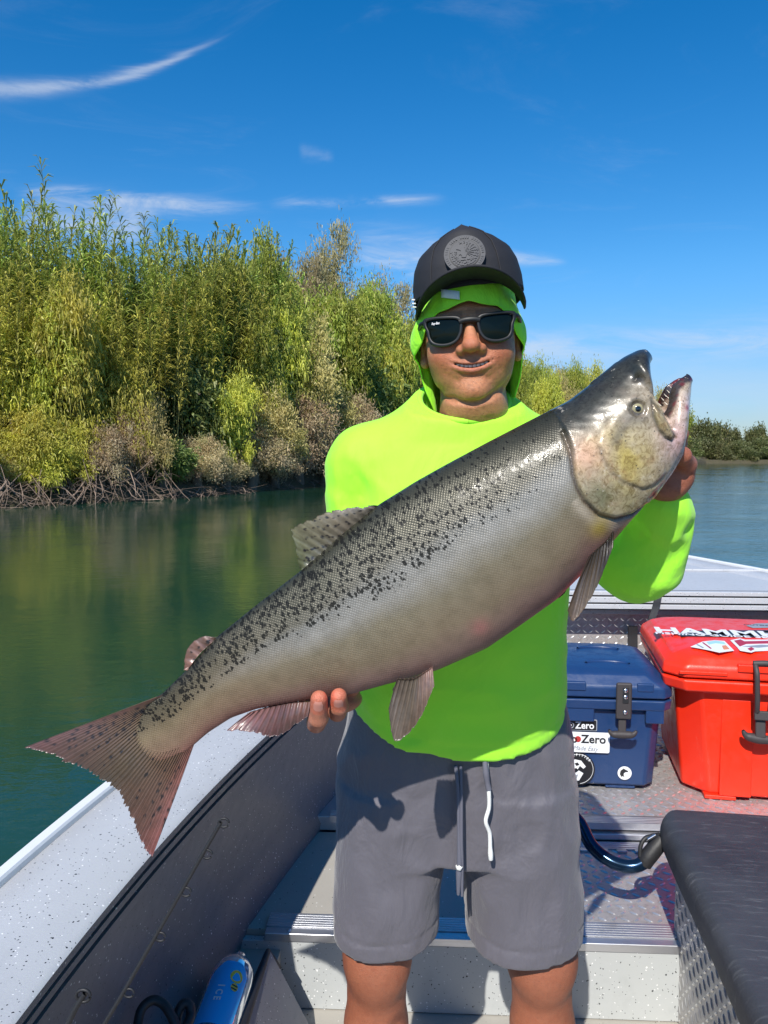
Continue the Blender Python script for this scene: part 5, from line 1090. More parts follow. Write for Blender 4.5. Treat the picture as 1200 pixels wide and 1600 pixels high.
def side(path, s):
    """one side of the boat: s=-1 port, +1 starboard; offsets grow outboard"""
    t_ = np.gradient(path, axis=0); t_ /= np.linalg.norm(t_, axis=1)[:, None]; n_ = np.stack([t_[:, 1], -t_[:, 0]], 1)*s
    fade = sst(path[:, 1], 5.9, 4.6)
    def strip(offs, name, m, smooth=False):
        rg = [np.column_stack([path+n_*np.minimum(o, 9)*np.where(o > 0, 1, 1) if np.isscalar(o) else path+n_*np.asarray(o)[:, None], zg(path[:, 1])+z]) for o, z in offs]
        V, Q = loft(rg, False); return bchild(name, V, Q if s < 0 else Q[:, ::-1], m, smooth)
    strip([(-.004, -.006), (.004, 0), (.10, .003), (.178, .004), (.181, -.004)], 'gunwale', m_deck, True)
    strip([(.181, -.05), (.181, .012), (.184, .0165), (.203, .0165), (.207, .010), (.207, -.055), (.18, -.06)], 'rub_rail', m_rim)
    g = .011; strip([(-.004, -.006), (.001, -.022), (.001, -.024), (.020, -.024), (.020, -.024-g), (.004, -.024-g), (.009, -.052), (.026, -.052), (.026, -.052-g), (.011, -.052-g), (.018, -.086), (.03, -.088), (.036, -.092)], 'track_rail', m_wall_shade)  # rails get the darkened paint too, shade painted into the colour
    strip([(.028, -.088), (.045, -.16), (.072, -.30), (.088, -.40), (.080, -.455), (.060, -.50), (.072, -.56), (.100, -.74), (.13, -.90)], 'side_wall', m_wall_shade, True)
    strip([(.190, -.055), (.18, -.3), (.12, -.7), (.02, -1.2), (-.25, -1.35)], 'hull_side', m_hull, True)
side(port, -1); side(stbd, 1)
RB = rot(math.radians(-3)); ex, ey = np.array((math.cos(.052), -math.sin(.052))), np.array((math.sin(.052), math.cos(.052)))
def bw(x_, y_, z_=0): q = ex*x_+ey*y_; return np.array((q[0], q[1], z_))
def slab(name, x0, x1, y0, y1, z0, z1, m, bevel=.002):
    bm = bmesh.new(); vs = [bm.verts.new(bw(x_, y_, z_)) for z_ in (z0, z1) for x_, y_ in ((x0, y0), (x1, y0), (x1, y1), (x0, y1))]
    for q in ((3, 2, 1, 0), (4, 5, 6, 7), (0, 1, 5, 4), (1, 2, 6, 5), (2, 3, 7, 6), (3, 0, 4, 7)): bm.faces.new([vs[i] for i in q])
    return bmobj(name, bm, m, boat, bevel=bevel)
YD = 1.90; ZD = .20; YD2 = 2.44; ZD2 = .248; YB = 3.62
slab('floor', -.60, 2.1, -2.0, YD+.02, -.04, 0, m_tan)
slab('deck_riser', -.62, 1.95, YD-.012, YD+.01, .002, ZD-.022, m_riser)
slab('side_ledge', -.56, -.36, 1.5, YD-.002, .003, .155, m_tan)
DX = .12
slab('front_deck', -.62, DX, YD+.012, YD2-.002, ZD-.04, ZD-.006, m_tan)
def tread(name, x0, x1, y0, y1, z, m=m_plate, vert=None, pitch=.0295):
    """tread plate: a sheet with raised lens-shaped bars in alternating directions"""
    mp = vert or (lambda a, b, c: bw(a, b, z+c))
    nb = 10; parts = []; base = np.array([mp(x0, y0, 0), mp(x1, y0, 0), mp(x1, y1, 0), mp(x0, y1, 0)]); parts.append((base, np.array([[0, 1, 2, 3]])))
    ii, jj = np.meshgrid(np.arange(int((x1-x0)/pitch)+1), np.arange(int((y1-y0)/pitch)+1), indexing='ij'); n = ii.size
    cx = x0+(ii.ravel()+.5)*pitch; cy = y0+(jj.ravel()+.5)*pitch; a = np.where((ii.ravel()+jj.ravel()) % 2 == 0, math.radians(38), math.radians(-38))
    L, Wd, H = .0130, .0036, .0026; ok = (cx > x0+L) & (cx < x1-L) & (cy > y0+L*.8) & (cy < y1-L*.8); cx, cy, a = cx[ok], cy[ok], a[ok]
    prof = [(-1, 0, 0), (-.6, -.8, 0), (0, -1, 0), (.6, -.8, 0), (1, 0, 0), (.6, .8, 0), (0, 1, 0), (-.6, .8, 0), (-.62, 0, .8), (0, 0, 1), (.62, 0, .8)]
    tri = [(0, 1, 8, 8), (1, 2, 9, 8), (2, 3, 10, 9), (3, 4, 10, 10), (4, 5, 10, 10), (5, 6, 9, 10), (6, 7, 8, 9), (7, 0, 8, 8)]
    V = []; 
    for (lx, ly, h) in prof:
        px_, py_ = lx*L*np.cos(a)-ly*Wd*np.sin(a), lx*L*np.sin(a)+ly*Wd*np.cos(a); V.append((cx+px_, cy+py_, np.full(len(cx), h*H+.0003)))
    V = np.array(V).transpose(2, 0, 1).reshape(-1, 3); V = np.array([mp(*v) for v in V]); Q = (np.arange(len(cx))[:, None, None]*11+np.array(tri)[None]).reshape(-1, 4)
    Vj, Qj = join(parts+[(V, Q)]); o = quadobj(name, Vj, Qj, m, boat, False); o.data.materials.append(m_lug); o.data.polygons.foreach_set('material_index', [0]+[1]*(len(Qj)-1)); return o
slab('deck_pan', DX, 1.98, YD+.012, YD2-.002, ZD-.04, ZD-.004, m_alu)
tread('tread_plate', DX+.004, 1.97, YD+.075, YD2-.075, ZD)
slab('deck_pan', -.45, 2.05, YD2, YB+.3, ZD2-.05, ZD2-.004, m_alu)
tread('tread_plate', -.2, 1.98, YD2+.045, YB+.16, ZD2)
# ribbed step trims
def ribbed(name, x0, x1, y0, z0, dy, dz, n):
    for k in range(1): pass
    bm = bmesh.new(); pr = [(y0, z0-.022)]
    for k in range(n+1):
        yy_ = y0+dy*k/n; pr += [(yy_, z0), (yy_+dy/n*.55, z0), (yy_+dy/n*.6, z0-.0018), (yy_+dy/n*.95, z0-.0018)]
    pr.append((y0+dy*(n+1)/n, z0-.022)); a = [bm.verts.new(bw(x0, *q)) for q in pr]; b = [bm.verts.new(bw(x1, *q)) for q in pr]
    for i in range(len(pr)-1): bm.faces.new((a[i], b[i], b[i+1], a[i+1]))
    return bmobj(name, bm, m_alu, boat)
ribbed('step_trim', -.40, 1.98, YD+.012, ZD+.004, .05, 0, 5)
slab('step_edge', -.40, 1.98, YD-.016, YD+.011, ZD-.0215, ZD+.001, m_alu, .003)
slab('step_edge', DX, 1.98, YD2-.03, YD2-.004, ZD+.004, ZD2-.026, m_alu, .002)
ribbed('step_trim', -.30, 2.0, YD2-.012, ZD2+.003, .042, 0, 4); ribbed('step_trim', DX, 1.98, YD2-.085, ZD+.004, .036, 0, 3)
for x_ in np.arange(.42, 1.95, .055):
    slab('hinge_knuckle', x_, x_+.030, YD2-.104, YD2-.090, ZD, ZD+.007, m_alu, .002)
for x_, y_, z_ in ((-.34, YD-.002, ZD+.001), (.86, YD2-.064, ZD+.005), (.83, YD2+.012, ZD2+.004), (1.02, YD+.04, ZD+.004), (1.0, YD+.16, ZD+.001)):
    bm = bmesh.new(); bmesh.ops.create_uvsphere(bm, u_segments=10, v_segments=6, radius=.006, matrix=Matrix.Translation(bw(x_, y_, z_)) @ Matrix.Diagonal((1, 1, .5, 1))); bmobj('screw', bm, m_alu, boat, True)
# bow: bulkhead, grooved coaming and foredeck
tread('bulkhead', -.1, 2.1, .0, .400, 0, m_plate, lambda a, b, c: bw(a, YB+.16-c, ZD2+b))
zd = zg(4.4)
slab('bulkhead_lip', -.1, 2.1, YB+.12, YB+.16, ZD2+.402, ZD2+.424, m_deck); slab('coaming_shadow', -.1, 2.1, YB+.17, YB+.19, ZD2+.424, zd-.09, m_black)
for z0, z1 in ((-.082, -.060), (-.053, -.026), (-.019, .0)): slab('coaming', -.12, 2.12, YB, YB+.04, float(zd)+z0, float(zd)+z1, m_deck, .003)
slab('coaming_groove', -.12, 2.12, YB+.012, YB+.045, float(zd)-.080, float(zd)-.002, m_black, 0)
pi = [i for i in range(110) if port[i, 1] > 3.70]; ps = port[pi]; yb0 = YB+.041
def edge(path, y_): i = np.argsort(path[:, 1]); return np.interp(y_, path[i, 1], path[i, 0])
rows = []
for y_ in np.linspace(3.55, 5.93, 22): rows.append([(edge(port, y_)+.002, y_), (edge(stbd, y_)-.002, y_)])
bm = bmesh.new(); vs = []
for k, ((xa, ya), (xb, yb)) in enumerate(rows):
    row = []
    for f_ in np.linspace(0, 1, 9):
        x_ = xa+(xb-xa)*f_; y_ = ya
        if k == 0: y_ = (YB+.041-ex[1]*0)/1.0; y_ = bw(0, YB+.041)[1]-(x_-bw(0, YB+.041)[0])*math.tan(.052)
        row.append(bm.verts.new((x_, y_, zd+.001+.03*sst(np.array(y_), 4.6, 5.9))))
    vs.append(row)
for a, b in zip(vs[:-1], vs[1:]):
    for i in range(8): bm.faces.new((a[i], a[i+1], b[i+1], b[i]))
bmobj('foredeck', bm, m_deck, boat, True)
slab('deck_ridge', .75, 1.95, 4.28, 4.31, float(zd)+.001, float(zd)+.012, m_deck, .003)
slab('transom', -.66, 2.05, -2.06, -2.0, -.5, .72, m_hull)
m_ink = mat('black ink', (.02, .02, .022), .5)
textobj('deck_marking', '72', .075, Matrix.Translation(PZ(965, 911, float(zd)+.004)) @ Matrix.Rotation(-.05, 4, 'Z'), m_ink, boat, .002, .0004)
# black strap over the coaming, and the strap end on the bulkhead
q = lambda px, py, y_: P(px, py, y_)
def ribbon(name, pts, wd, th, m, parent=None, n=24):
    p = smooth_path(pts, n); rings = [[c+np.array((-wd/2, 0, 0)), c+np.array((wd/2, 0, 0)), c+np.array((wd/2, -th, -.0)), c+np.array((-wd/2, -th, 0))] for c in p]
    V, Q = loft(rings, True, True); return npobj(name, V, Q, m, parent, None, False)
st_ = ribbon('strap', [q(1030, 922, 3.60), q(1028, 932, 3.555), q(1024, 950, 3.54), q(1017, 970, 3.52), q(1012, 1000, 3.5)], .032, .006, m_black); tag(st_, 'black strap hanging over the bow coaming beside the red cooler', 'strap')
st_ = ribbon('strap', [q(988, 978, 3.68), q(988, 992, 3.68), q(988, 1012, 3.67), q(987, 1030, 3.66)], .043, .012, m_black); tag(st_, 'short black strap standing up behind the blue cooler', 'strap')
# elastic cord with hooks along the port wall
def onwall(px, py, off=.012):
    d = ray(px, py); lo = port[np.argsort(port[:, 1])]
    for Y in np.linspace(.7, 3, 2000):
        p = d*(Y/d[1]); z = CAMZ+p[2]; xw = np.interp(Y, lo[:, 1], lo[:, 0])-np.interp(ZG-z, [.069, .16, .30, .40, .455, .50, .56, .74], [.022, .045, .072, .088, .080, .060, .072, .10])
        if p[0] > xw+off: return np.array((p[0], Y, z))
    return np.array((p[0], Y, z))
cpts = [onwall(*c) for c in ((345, 1285), (318, 1332), (284, 1392), (243, 1463), (193, 1550), (160, 1605))]
cord = npobj('elastic_cord', *tube(cpts, .0019, 7, 40), m_black); tag(cord, 'thin black elastic cord with small hooks along the shaded side wall', 'cord')
for c in ((346, 1284), (320, 1333), (287, 1392), (247, 1462), (198, 1550)):
    p = onwall(*c, .014); lp = [p+np.array((.002+.0048*math.cos(a), .0, .0042*math.sin(a)-.001)) for a in np.linspace(0, 5.6, 16)]; npobj('hook', *tube(lp, .0011, 6), m_black, cord)
c2 = npobj('elastic_cord', *tube([onwall(*c) for c in ((133, 1552), (120, 1572), (104, 1605))], .0028, 7, 14), m_black); tag(c2, 'short black elastic cord below the flecked track rail in the bottom corner', 'cord')
p = onwall(130, 1556, .014); npobj('hook', *tube([p+np.array((.0065*math.cos(a), 0, .006*math.sin(a))) for a in np.linspace(0, 6.0, 18)], .0016, 6), m_black, c2)
# ------------------------------------------------------------------ coolers
def cooler_body(name, rings, m, parent, bevel=.012):
    """rings: (z, x0, x1, y0, y1, front chamfer, back chamfer)"""
    bm = bmesh.new(); prev = None
    for z, x0, x1, y0, y1, cf, cb in rings:
        o = [bm.verts.new(p + (z,)) for p in ((x0+cf, y0), (x1-cf, y0), (x1, y0+cf), (x1, y1-cb), (x1-cb, y1), (x0+cb, y1), (x0, y1-cb), (x0, y0+cf))]
        if prev:
            for i in range(8): bm.faces.new((prev[i], prev[(i+1) % 8], o[(i+1) % 8], o[i]))
        else: bm.faces.new(o[::-1])
        prev = o
    bm.faces.new(prev); return bmobj(name, bm, m, parent, True, bevel, 3)
def cbox(name, c, s, m, parent, bevel=.004, rx=0):
    bm = bmesh.new(); bbox(bm, c, s, Matrix.Rotation(rx, 3, 'X')); return bmobj(name, bm, m, parent, True, bevel, 2)
def plastic(name, c1, c2):
    def fn(t):
        p = t.obj(); t.put(t.b.inputs['Base Color'], t.mix(t.noise(p, 5, 4, .6), c1, c2)); t.put(t.b.inputs['Roughness'], t.m('ADD', .30, t.m('MULTIPLY', t.ramp(t.noise(p, 24, 5, .7), .4, .75), .25))); t.put(t.b.inputs['Normal'], t.bump(t.noise(p, 300, 3), .14, .002))
    return mat(name, c1, .35, fn=fn)
m_blue = plastic('navy cooler plastic', (.010, .035, .115), (.016, .050, .145)); m_red = plastic('red cooler plastic', (.80, .022, .006), (.88, .040, .010))
m_grip = mat('dark rubber latch', (.045, .038, .038), .6); m_steel = mat('steel bolt', (.7, .7, .7), .25, 1)
m_swhite = mat('white sticker', (.78, .79, .80), .45); m_sblack = mat('black sticker', (.016, .016, .018), .4); m_sred = mat('red print', (.45, .035, .03), .5); m_sgrey = mat('grey print', (.28, .30, .34), .5); m_cyan = mat('pale blue print', (.35, .62, .72), .5); m_mar = mat('crimson print', (.42, .02, .05), .5)
# blue
A7 = math.radians(-6); cr = PZ(1028, 1241, ZD2); wB = .62
blue = empty('blue_cooler', (0, 0, ZD2), A7); ux = np.array((math.cos(A7), math.sin(A7))); blue.location = (cr[0]-ux[0]*wB, cr[1]-ux[1]*wB, ZD2+.003)
tag(blue, 'navy blue hard cooler with white and black stickers behind the man', 'cooler')
cooler_body('body', [(.012, .03, wB-.005, .02, .40, .035, .03), (.29, .012, wB+.012, 0, .43, .035, .03)], m_blue, blue)
cooler_body('rim', [(.291, -.006, wB+.036, -.022, .452, .03, .03), (.327, -.010, wB+.040, -.026, .456, .03, .03)], m_blue, blue, .006)
lidb = cooler_body('lid', [(.333, -.010, wB+.040, -.026, .456, .03, .03), (.372, -.010, wB+.040, -.026, .456, .035, .03), (.410, .03, wB-.0, .006, .43, .05, .04), (.420, .05, wB-.03, .04, .40, .04, .04)], m_blue, blue, .008)
for k, y_ in enumerate((.09, .30)):
    ring = [(wB-.16+.075*math.cos(a), y_+.035*math.sin(a), .421) for a in np.linspace(.15, math.pi-.15, 16)]; npobj('cup_ridge', *tube(ring, .005, 8), m_blue, lidb)
cbox('lid_panel', (wB-.335, -.022, .372), (.17, .016, .030), m_blue, lidb, .004); cbox('lid_panel', (wB-.055, -.022, .372), (.055, .014, .028), m_blue, lidb, .004)
cbox('front_panel', (wB-.27, -.004, .272), (.10, .03, .05), m_blue, blue, .004)
cbox('front_panel', (wB-.02, -.004, .272), (.06, .03, .05), m_blue, blue, .004)
for x_ in (.10, wB-.12): cbox('foot', (x_, .06, .006), (.10, .06, .012), m_blue, blue, .003)
lx = wB-.128
la = cbox('latch', (lx, -.040, .330), (.052, .016, .125), m_grip, blue, .007)
cbox('latch_slot', (lx+.004, -.0485, .352), (.020, .004, .055), m_black, la, .002); cbox('latch_neck', (lx-.003, -.034, .250), (.026, .014, .06), m_grip, la, .004, -.1)
npobj('latch_pull', *tube([(lx-.048, -.048, .232), (lx-.036, -.046, .218), (lx-.003, -.044, .216), (lx+.03, -.046, .218), (lx+.042, -.048, .232)], [.004, .012, .013, .012, .004], 10, 24), m_grip, la)
for z_ in (.368, .346, .294):
    bm = bmesh.new(); bmesh.ops.create_uvsphere(bm, u_segments=12, v_segments=8, radius=.0075, matrix=Matrix.Translation((lx+.003, -.051, z_)) @ Matrix.Diagonal((1, .5, 1, 1))); bmobj('bolt', bm, m_steel, la, True)
def flat(name, pts, y_, m, parent, th=.0012):
    """thin sticker standing on the front face (pts in x,z)"""
    bm = bmesh.new(); a = [bm.verts.new((x_, y_, z_)) for x_, z_ in pts]; bm.faces.new(a); r_ = bmesh.ops.extrude_face_region(bm, geom=bm.faces[:]); bmesh.ops.translate(bm, vec=(0, -th, 0), verts=[v for v in r_['geom'] if isinstance(v, bmesh.types.BMVert)])
    return bmobj(name, bm, m, parent)
def rrect(x0, x1, z0, z1, r_=.006):
    o = []
    for cx, cz, a0 in ((x1-r_, z1-r_, 0), (x0+r_, z1-r_, 90), (x0+r_, z0+r_, 180), (x1-r_, z0+r_, 270)): o += [(cx+r_*math.cos(math.radians(a0+k*22.5)), cz+r_*math.sin(math.radians(a0+k*22.5))) for k in range(5)]
    return o
MX = lambda x_, y_, z_, rz=0: Matrix.Translation((x_, y_, z_)) @ Matrix.Rotation(math.pi/2, 4, 'X') @ Matrix.Rotation(rz, 4, 'Z')
yfz = lambda z_: .02-.02*(z_-.012)/.278-.002
sx = wB-.232+.034    # right end of the logo plates
p1 = flat('logo_plate', rrect(sx-.20, sx-.012, .212, .246, .004), yfz(.215)-.003, m_sblack, blue); p1b = flat('plate_edge', rrect(sx-.203, sx-.009, .209, .249, .004), yfz(.215)-.0015, m_sgrey, blue)
textobj('logo_lettering', 'Camp', .034, MX(sx-.148, yfz(.215)-.0062, .228), m_swhite, p1, .0007, .0003, .9); textobj('logo_lettering', 'Zero', .034, MX(sx-.051, yfz(.215)-.0062, .228), m_swhite, p1, .0007, .0003, .9)
npobj('logo_ring', *tube([(sx-.098+.010*math.cos(a), yfz(.215)-.0058, .228+.010*math.sin(a)) for a in np.linspace(0, 6.283, 20)], .0018, 6), m_sgrey, p1); flat('logo_dot', circ(.0035, 12, sx-.098, .228), yfz(.215)-.0047, m_swhite, p1)
p2 = flat('sticker', rrect(sx-.23, sx+.034, .133, .204), yfz(.17)-.004, m_swhite, blue)
textobj('logo_lettering', 'Camp', .040, MX(sx-.120, yfz(.17)-.0062, .179), m_sblack, p2, .0009, .0003, .95); textobj('logo_lettering', 'Zero', .040, MX(sx-.020, yfz(.17)-.0062, .179), m_sblack, p2, .0009, .0003, 1.0); flat('logo_dot', circ(.0105, 20, sx-.0725, .179), yfz(.17)-.0053, m_sred, p2)
textobj('logo_lettering', 'Camping Made Easy', .022, MX(sx-.085, yfz(.17)-.0062, .148, -.03), m_sgrey, p2, .0, .0003, .9, .35)
p3 = flat('round_decal', circ(.058, 32, sx-.070, .070), yfz(.07)-.0025, m_sblack, blue)
flat('decal_shape', [(sx-0.095, .086), (sx-0.081, .104), (sx-0.059, .100), (sx-0.043, .080), (sx-0.051, .072), (sx-0.063, .082), (sx-0.071, .068), (sx-0.051, .056), (sx-0.065, .030), (sx-0.087, .028), (sx-0.095, .050)], yfz(.07)-.0040, m_swhite, p3)
flat('decal_mark', [(sx-0.081, .090), (sx-0.071, .094), (sx-0.065, .086), (sx-0.075, .082)], yfz(.07)-.0053, m_sblack, p3); flat('decal_mark', [(sx-0.087, .070), (sx-0.075, .074), (sx-0.067, .066), (sx-0.077, .058), (sx-0.089, .060)], yfz(.07)-.0053, m_sblack, p3); flat('decal_mark', [(sx-0.081, .048), (sx-0.069, .052), (sx-0.073, .038)], yfz(.07)-.0053, m_sgrey, p3)
npobj('decal_ring', *tube([(sx-.070+.052*math.cos(a), yfz(.07)-.0042, .070+.052*math.sin(a)) for a in np.linspace(-1.4, 4.4, 40)], .0008, 5), m_swhite, p3)
for k in range(9):
    a = math.radians(40+k*11); textobj('decal_lettering', 'OUTFITTER'[8-k], .012, MX(sx-.070+.050*math.cos(a), yfz(.07)-.0050, .070+.050*math.sin(a), a-math.pi/2), m_swhite, p3, .0002, .0002)
p4 = flat('round_sticker', circ(.0235, 28, wB-.110, .062), yfz(.06)-.003, m_swhite, blue)
hx, hz_ = wB-.112, .062
flat('animal_head', [(hx-.014, hz_-.004), (hx-.012, hz_+.008), (hx-.004, hz_+.014), (hx-.001, hz_+.0165), (hx+.003, hz_+.013), (hx+.012, hz_+.009), (hx+.014, hz_+.005), (hx+.004, hz_+.004), (hx-.001, hz_-.001), (hx-.001, hz_-.008), (hx+.002, hz_-.013), (hx-.006, hz_-.010), (hx-.008, hz_-.014), (hx-.011, hz_-.009)], yfz(.06)-.0044, m_sblack, p4)
# red
A10 = math.radians(-11); cl = PZ(1102, 1251, ZD2); wR = .80
red = empty('red_cooler', (cl[0]-.055, cl[1]+.035, ZD2+.003), A10); tag(red, 'bright red hard cooler with stickers on its lid at the right', 'cooler')
cooler_body('body', [(.010, .0, wR, .0, .56, .075, .05), (.372, -.035, wR+.03, -.018, .60, .075, .05)], m_red, red, .012)
cooler_body('rim', [(.373, -.075, wR+.07, -.055, .64, .06, .05), (.415, -.085, wR+.08, -.062, .65, .06, .05)], m_red, red, .010)
lid = cooler_body('lid', [(.421, -.085, wR+.08, -.062, .65, .06, .05), (.458, -.080, wR+.075, -.058, .64, .06, .05), (.488, -.045, wR+.04, -.030, .61, .05, .05), (.502, .03, wR-.03, .03, .56, .04, .04)], m_red, red, .010)
for x_ in (.09, wR-.17): cbox('foot', (x_+.02, .015, .007), (.10, .06, .014), m_red, red, .004)
cbox('corner_recess', (.035, -.060, .440), (.15, .012, .012), m_red, lid, .003, .0); cbox('lid_panel', (wR*.5-.03, -.056, .462), (.46, .020, .026), m_red, lid, .004)
cbox('front_panel', (.155, -.012, .18), (.10, .012, .33), m_red, red, .004)
gx = .222
lt = empty('latch'); lt.parent = red
for s in (-1, 1): npobj('latch_arm', *tube([(gx+s*.030, -.062, .478), (gx+s*.029, -.082, .455), (gx+s*.027, -.084, .41), (gx+s*.024, -.080, .352), (gx+s*.022, -.070, .325)], .0085, 8, 20), m_grip, lt)
npobj('latch_bar', *tube([(gx-.036, -.062, .480), (gx, -.064, .483), (gx+.036, -.062, .480)], .010, 8, 8), m_grip, lt)
cbox('latch_plate', (gx-.002, -.068, .312), (.056, .016, .030), m_grip, lt, .004, -.15); cbox('latch_neck', (gx-.008, -.060, .272), (.032, .016, .07), m_grip, lt, .005, -.15)
npobj('latch_pull', *tube([(gx-.060, -.062, .258), (gx-.048, -.060, .240), (gx-.012, -.060, .232), (gx+.028, -.060, .232), (gx+.040, -.062, .246)], [.005, .014, .016, .014, .005], 10, 24), m_grip, lt)
def top_z_(y_): return np.interp(y_, [-.03, .03, .56], [.489, .5025, .5025])
def flatz(name, pts, z_, m, parent, th=.001):
    bm = bmesh.new(); a = [bm.verts.new((x_, y_, z_)) for x_, y_ in pts]; bm.faces.new(a); r_ = bmesh.ops.extrude_face_region(bm, geom=bm.faces[:]); bmesh.ops.translate(bm, vec=(0, 0, th), verts=[v for v in r_['geom'] if isinstance(v, bmesh.types.BMVert)])
    return bmobj(name, bm, m, parent)
def redl(px, py):
    p = PZ(px, py, red.location.z+.503)-np.array(red.location); c_, s_ = math.cos(-A10), math.sin(-A10); return (p[0]*c_-p[1]*s_, p[0]*s_+p[1]*c_)
a_, b_ = redl(1062, 989), redl(1300, 989); 
h1 = flatz('name_sticker', [redl(*q) for q in ((1062, 990), (1066, 986), (1180, 985), (1290, 985), (1300, 990), (1296, 997), (1180, 996), (1064, 994.5))], .5035, m_sblack, lid)
c_ = redl(1128, 990); sz = (redl(1128, 984.5)[1]-redl(1128, 995.5)[1]); textobj('name_lettering', 'HAMMER', sz*1.10, Matrix.Translation((redl(1134, 990)[0], c_[1]+.006, .5052)), m_swhite, h1, .004, .0004, .92)
textobj('name_lettering', 'TIME', sz*1.1, Matrix.Translation((redl(1252, 990)[0], c_[1]+.006, .5052)), m_swhite, h1, .004, .0004, .9)
textobj('name_lettering', 'FISHING GUIDE SERVICE', sz*.34, Matrix.Translation((redl(1140, 995)[0], redl(1140, 994.6)[1], .5052)), m_swhite, h1, .0005, .0004, 1.15)
h2 = flatz('card_sticker', [redl(*q) for q in ((1079, 1011), (1098, 1003), (1117, 1001), (1132, 1002), (1147, 1017), (1124, 1020), (1106, 1016))], .5035, m_swhite, lid)
flatz('card_print', [redl(*q) for q in ((1104, 1004), (1118, 1002), (1131, 1004), (1134, 1008), (1118, 1006), (1108, 1008))], .5046, m_cyan, h2); flatz('card_print', [redl(*q) for q in ((1097, 1005), (1099, 1004.5), (1112, 1014), (1110, 1014.5))], .5046, m_mar, h2); flatz('card_print', [redl(*q) for q in ((1088, 1008), (1090, 1007.5), (1100, 1013), (1098, 1013.5))], .5046, m_sgrey, h2)
flatz('card_print', [redl(*q) for q in ((1128, 1010), (1134, 1009), (1140, 1015), (1131, 1016))], .5046, mat('orange print', (.7, .25, .12), .5), h2)
h3 = flatz('shaped_sticker', [redl(*q) for q in ((1141, 1001), (1156, 998), (1164, 1000), (1194, 1000), (1230, 998), (1240, 1004), (1220, 1016), (1180, 1018), (1174, 1020), (1156, 1017), (1152, 1012))], .5035, m_swhite, lid)
flatz('sticker_print', [redl(*q) for q in ((1147, 1002), (1157, 1000), (1163, 1003), (1215, 1002), (1212, 1006), (1166, 1007), (1156, 1011))], .5046, m_mar, h3); flatz('sticker_print', [redl(*q) for q in ((1160, 1011), (1190, 1008.5), (1215, 1010), (1185, 1013)) ], .5046, m_sgrey, h3); flatz('sticker_print', [redl(*q) for q in ((1168, 1014.5), (1174, 1012), (1179, 1015), (1173, 1018))], .5046, m_mar, h3)
h4 = flatz('lid_badge', [redl(*q) for q in ((1166, 978), (1182, 974.5), (1210, 974), (1222, 977), (1212, 981), (1176, 981.5))], .5035, m_sgrey, lid); textobj('name_lettering', 'OUTDOORS', .022, Matrix.Translation((*redl(1194, 978), .5052)), m_ink, h4, .0, .0003, 1.2)
# ------------------------------------------------------------------ padded seat at the right, on a tread-plate box
def vinyl_fn(t):
    p = t.obj(); n = t.noise(p, 3.5, 6, .65); s1 = t.noise(t.vm('MULTIPLY', p, (3, 22, 3)), 5, 5, .7)
    c = t.mix(t.ramp(n, .3, .75), (.030, .030, .034), (.060, .060, .068)); c = t.mix(t.ramp(s1, .52, .8, 0, .7), c, (.17, .17, .175)); c = t.mix(t.ramp(t.noise(p, 70, 4, .7), .66, .75, 0, .5), c, (.22, .22, .22))
    t.put(t.b.inputs['Base Color'], c); t.put(t.b.inputs['Roughness'], t.m('ADD', .42, t.m('MULTIPLY', n, .25))); t.put(t.b.inputs['Normal'], t.bump(t.m('ADD', t.voro(p, 420), t.m('MULTIPLY', t.noise(p, 14, 4), .7)), .25, .003))
m_vinyl = mat('worn black vinyl', (.045, .045, .05), .5, fn=vinyl_fn)
ST = math.radians(-8); sq = PZ(1022, 1254, .50); seat = empty('padded_seat', (sq[0], sq[1], 0), ST); tag(seat, 'black vinyl padded seat on a tread-plate box in the right corner', 'seat')
f = Field((-.02, -1.25, .41), (.80, .03, .52), .008)
def rb(X, Y, Z):
    qx, qy, qz = np.abs(X-.40)-.40+.030, np.abs(Y+.60)-.60+.05, np.abs(Z-.458)-.045+.030; a, b, c = np.maximum(qx, 0), np.maximum(qy, 0), np.maximum(qz, 0)
    return np.sqrt(a*a+b*b+c*c)+np.minimum(np.maximum(qx, np.maximum(qy, qz)), 0)-.030+.003*np.sin(X*9+1)*np.sin(Y*7)
f.add((rb, (0, -1.22, .40), (.81, .02, .52)), 0); V, Q = f.mesh(2)
# cut the far left corner like the photo's chamfered cushion
m_ = np.clip((.085-(V[:, 0]+(-V[:, 1])))/.085, 0, 1); V[:, 0] += .030*m_; V[:, 1] -= .030*m_
npobj('cushion', V, Q, m_vinyl, seat)
bxo = quadobj('seat_box', np.array([(.045, -1.2, .0), (.78, -1.2, 0), (.78, -.06, 0), (.045, -.06, 0), (.045, -1.2, .418), (.78, -1.2, .418), (.78, -.06, .418), (.045, -.06, .418)]), np.array([(4, 5, 6, 7), (0, 1, 5, 4), (1, 2, 6, 5), (2, 3, 7, 6), (3, 0, 4, 7)]), m_alu, seat, False)
o = tread('tread_panel', .0, 1.13, .0, .414, 0, m_plate, lambda a, b, c: np.array((.0435-c, -1.195+a, .002+b))); o.parent = seat
npobj('cushion_flap', *loft([[(.02, -.005, .415), (.06, .0, .415), (.06, .002, .405), (.02, -.002, .405)], [(.40, .02, .43), (.44, .025, .43), (.44, .025, .42), (.40, .02, .42)]], True, True), m_vinyl, seat, None, False)
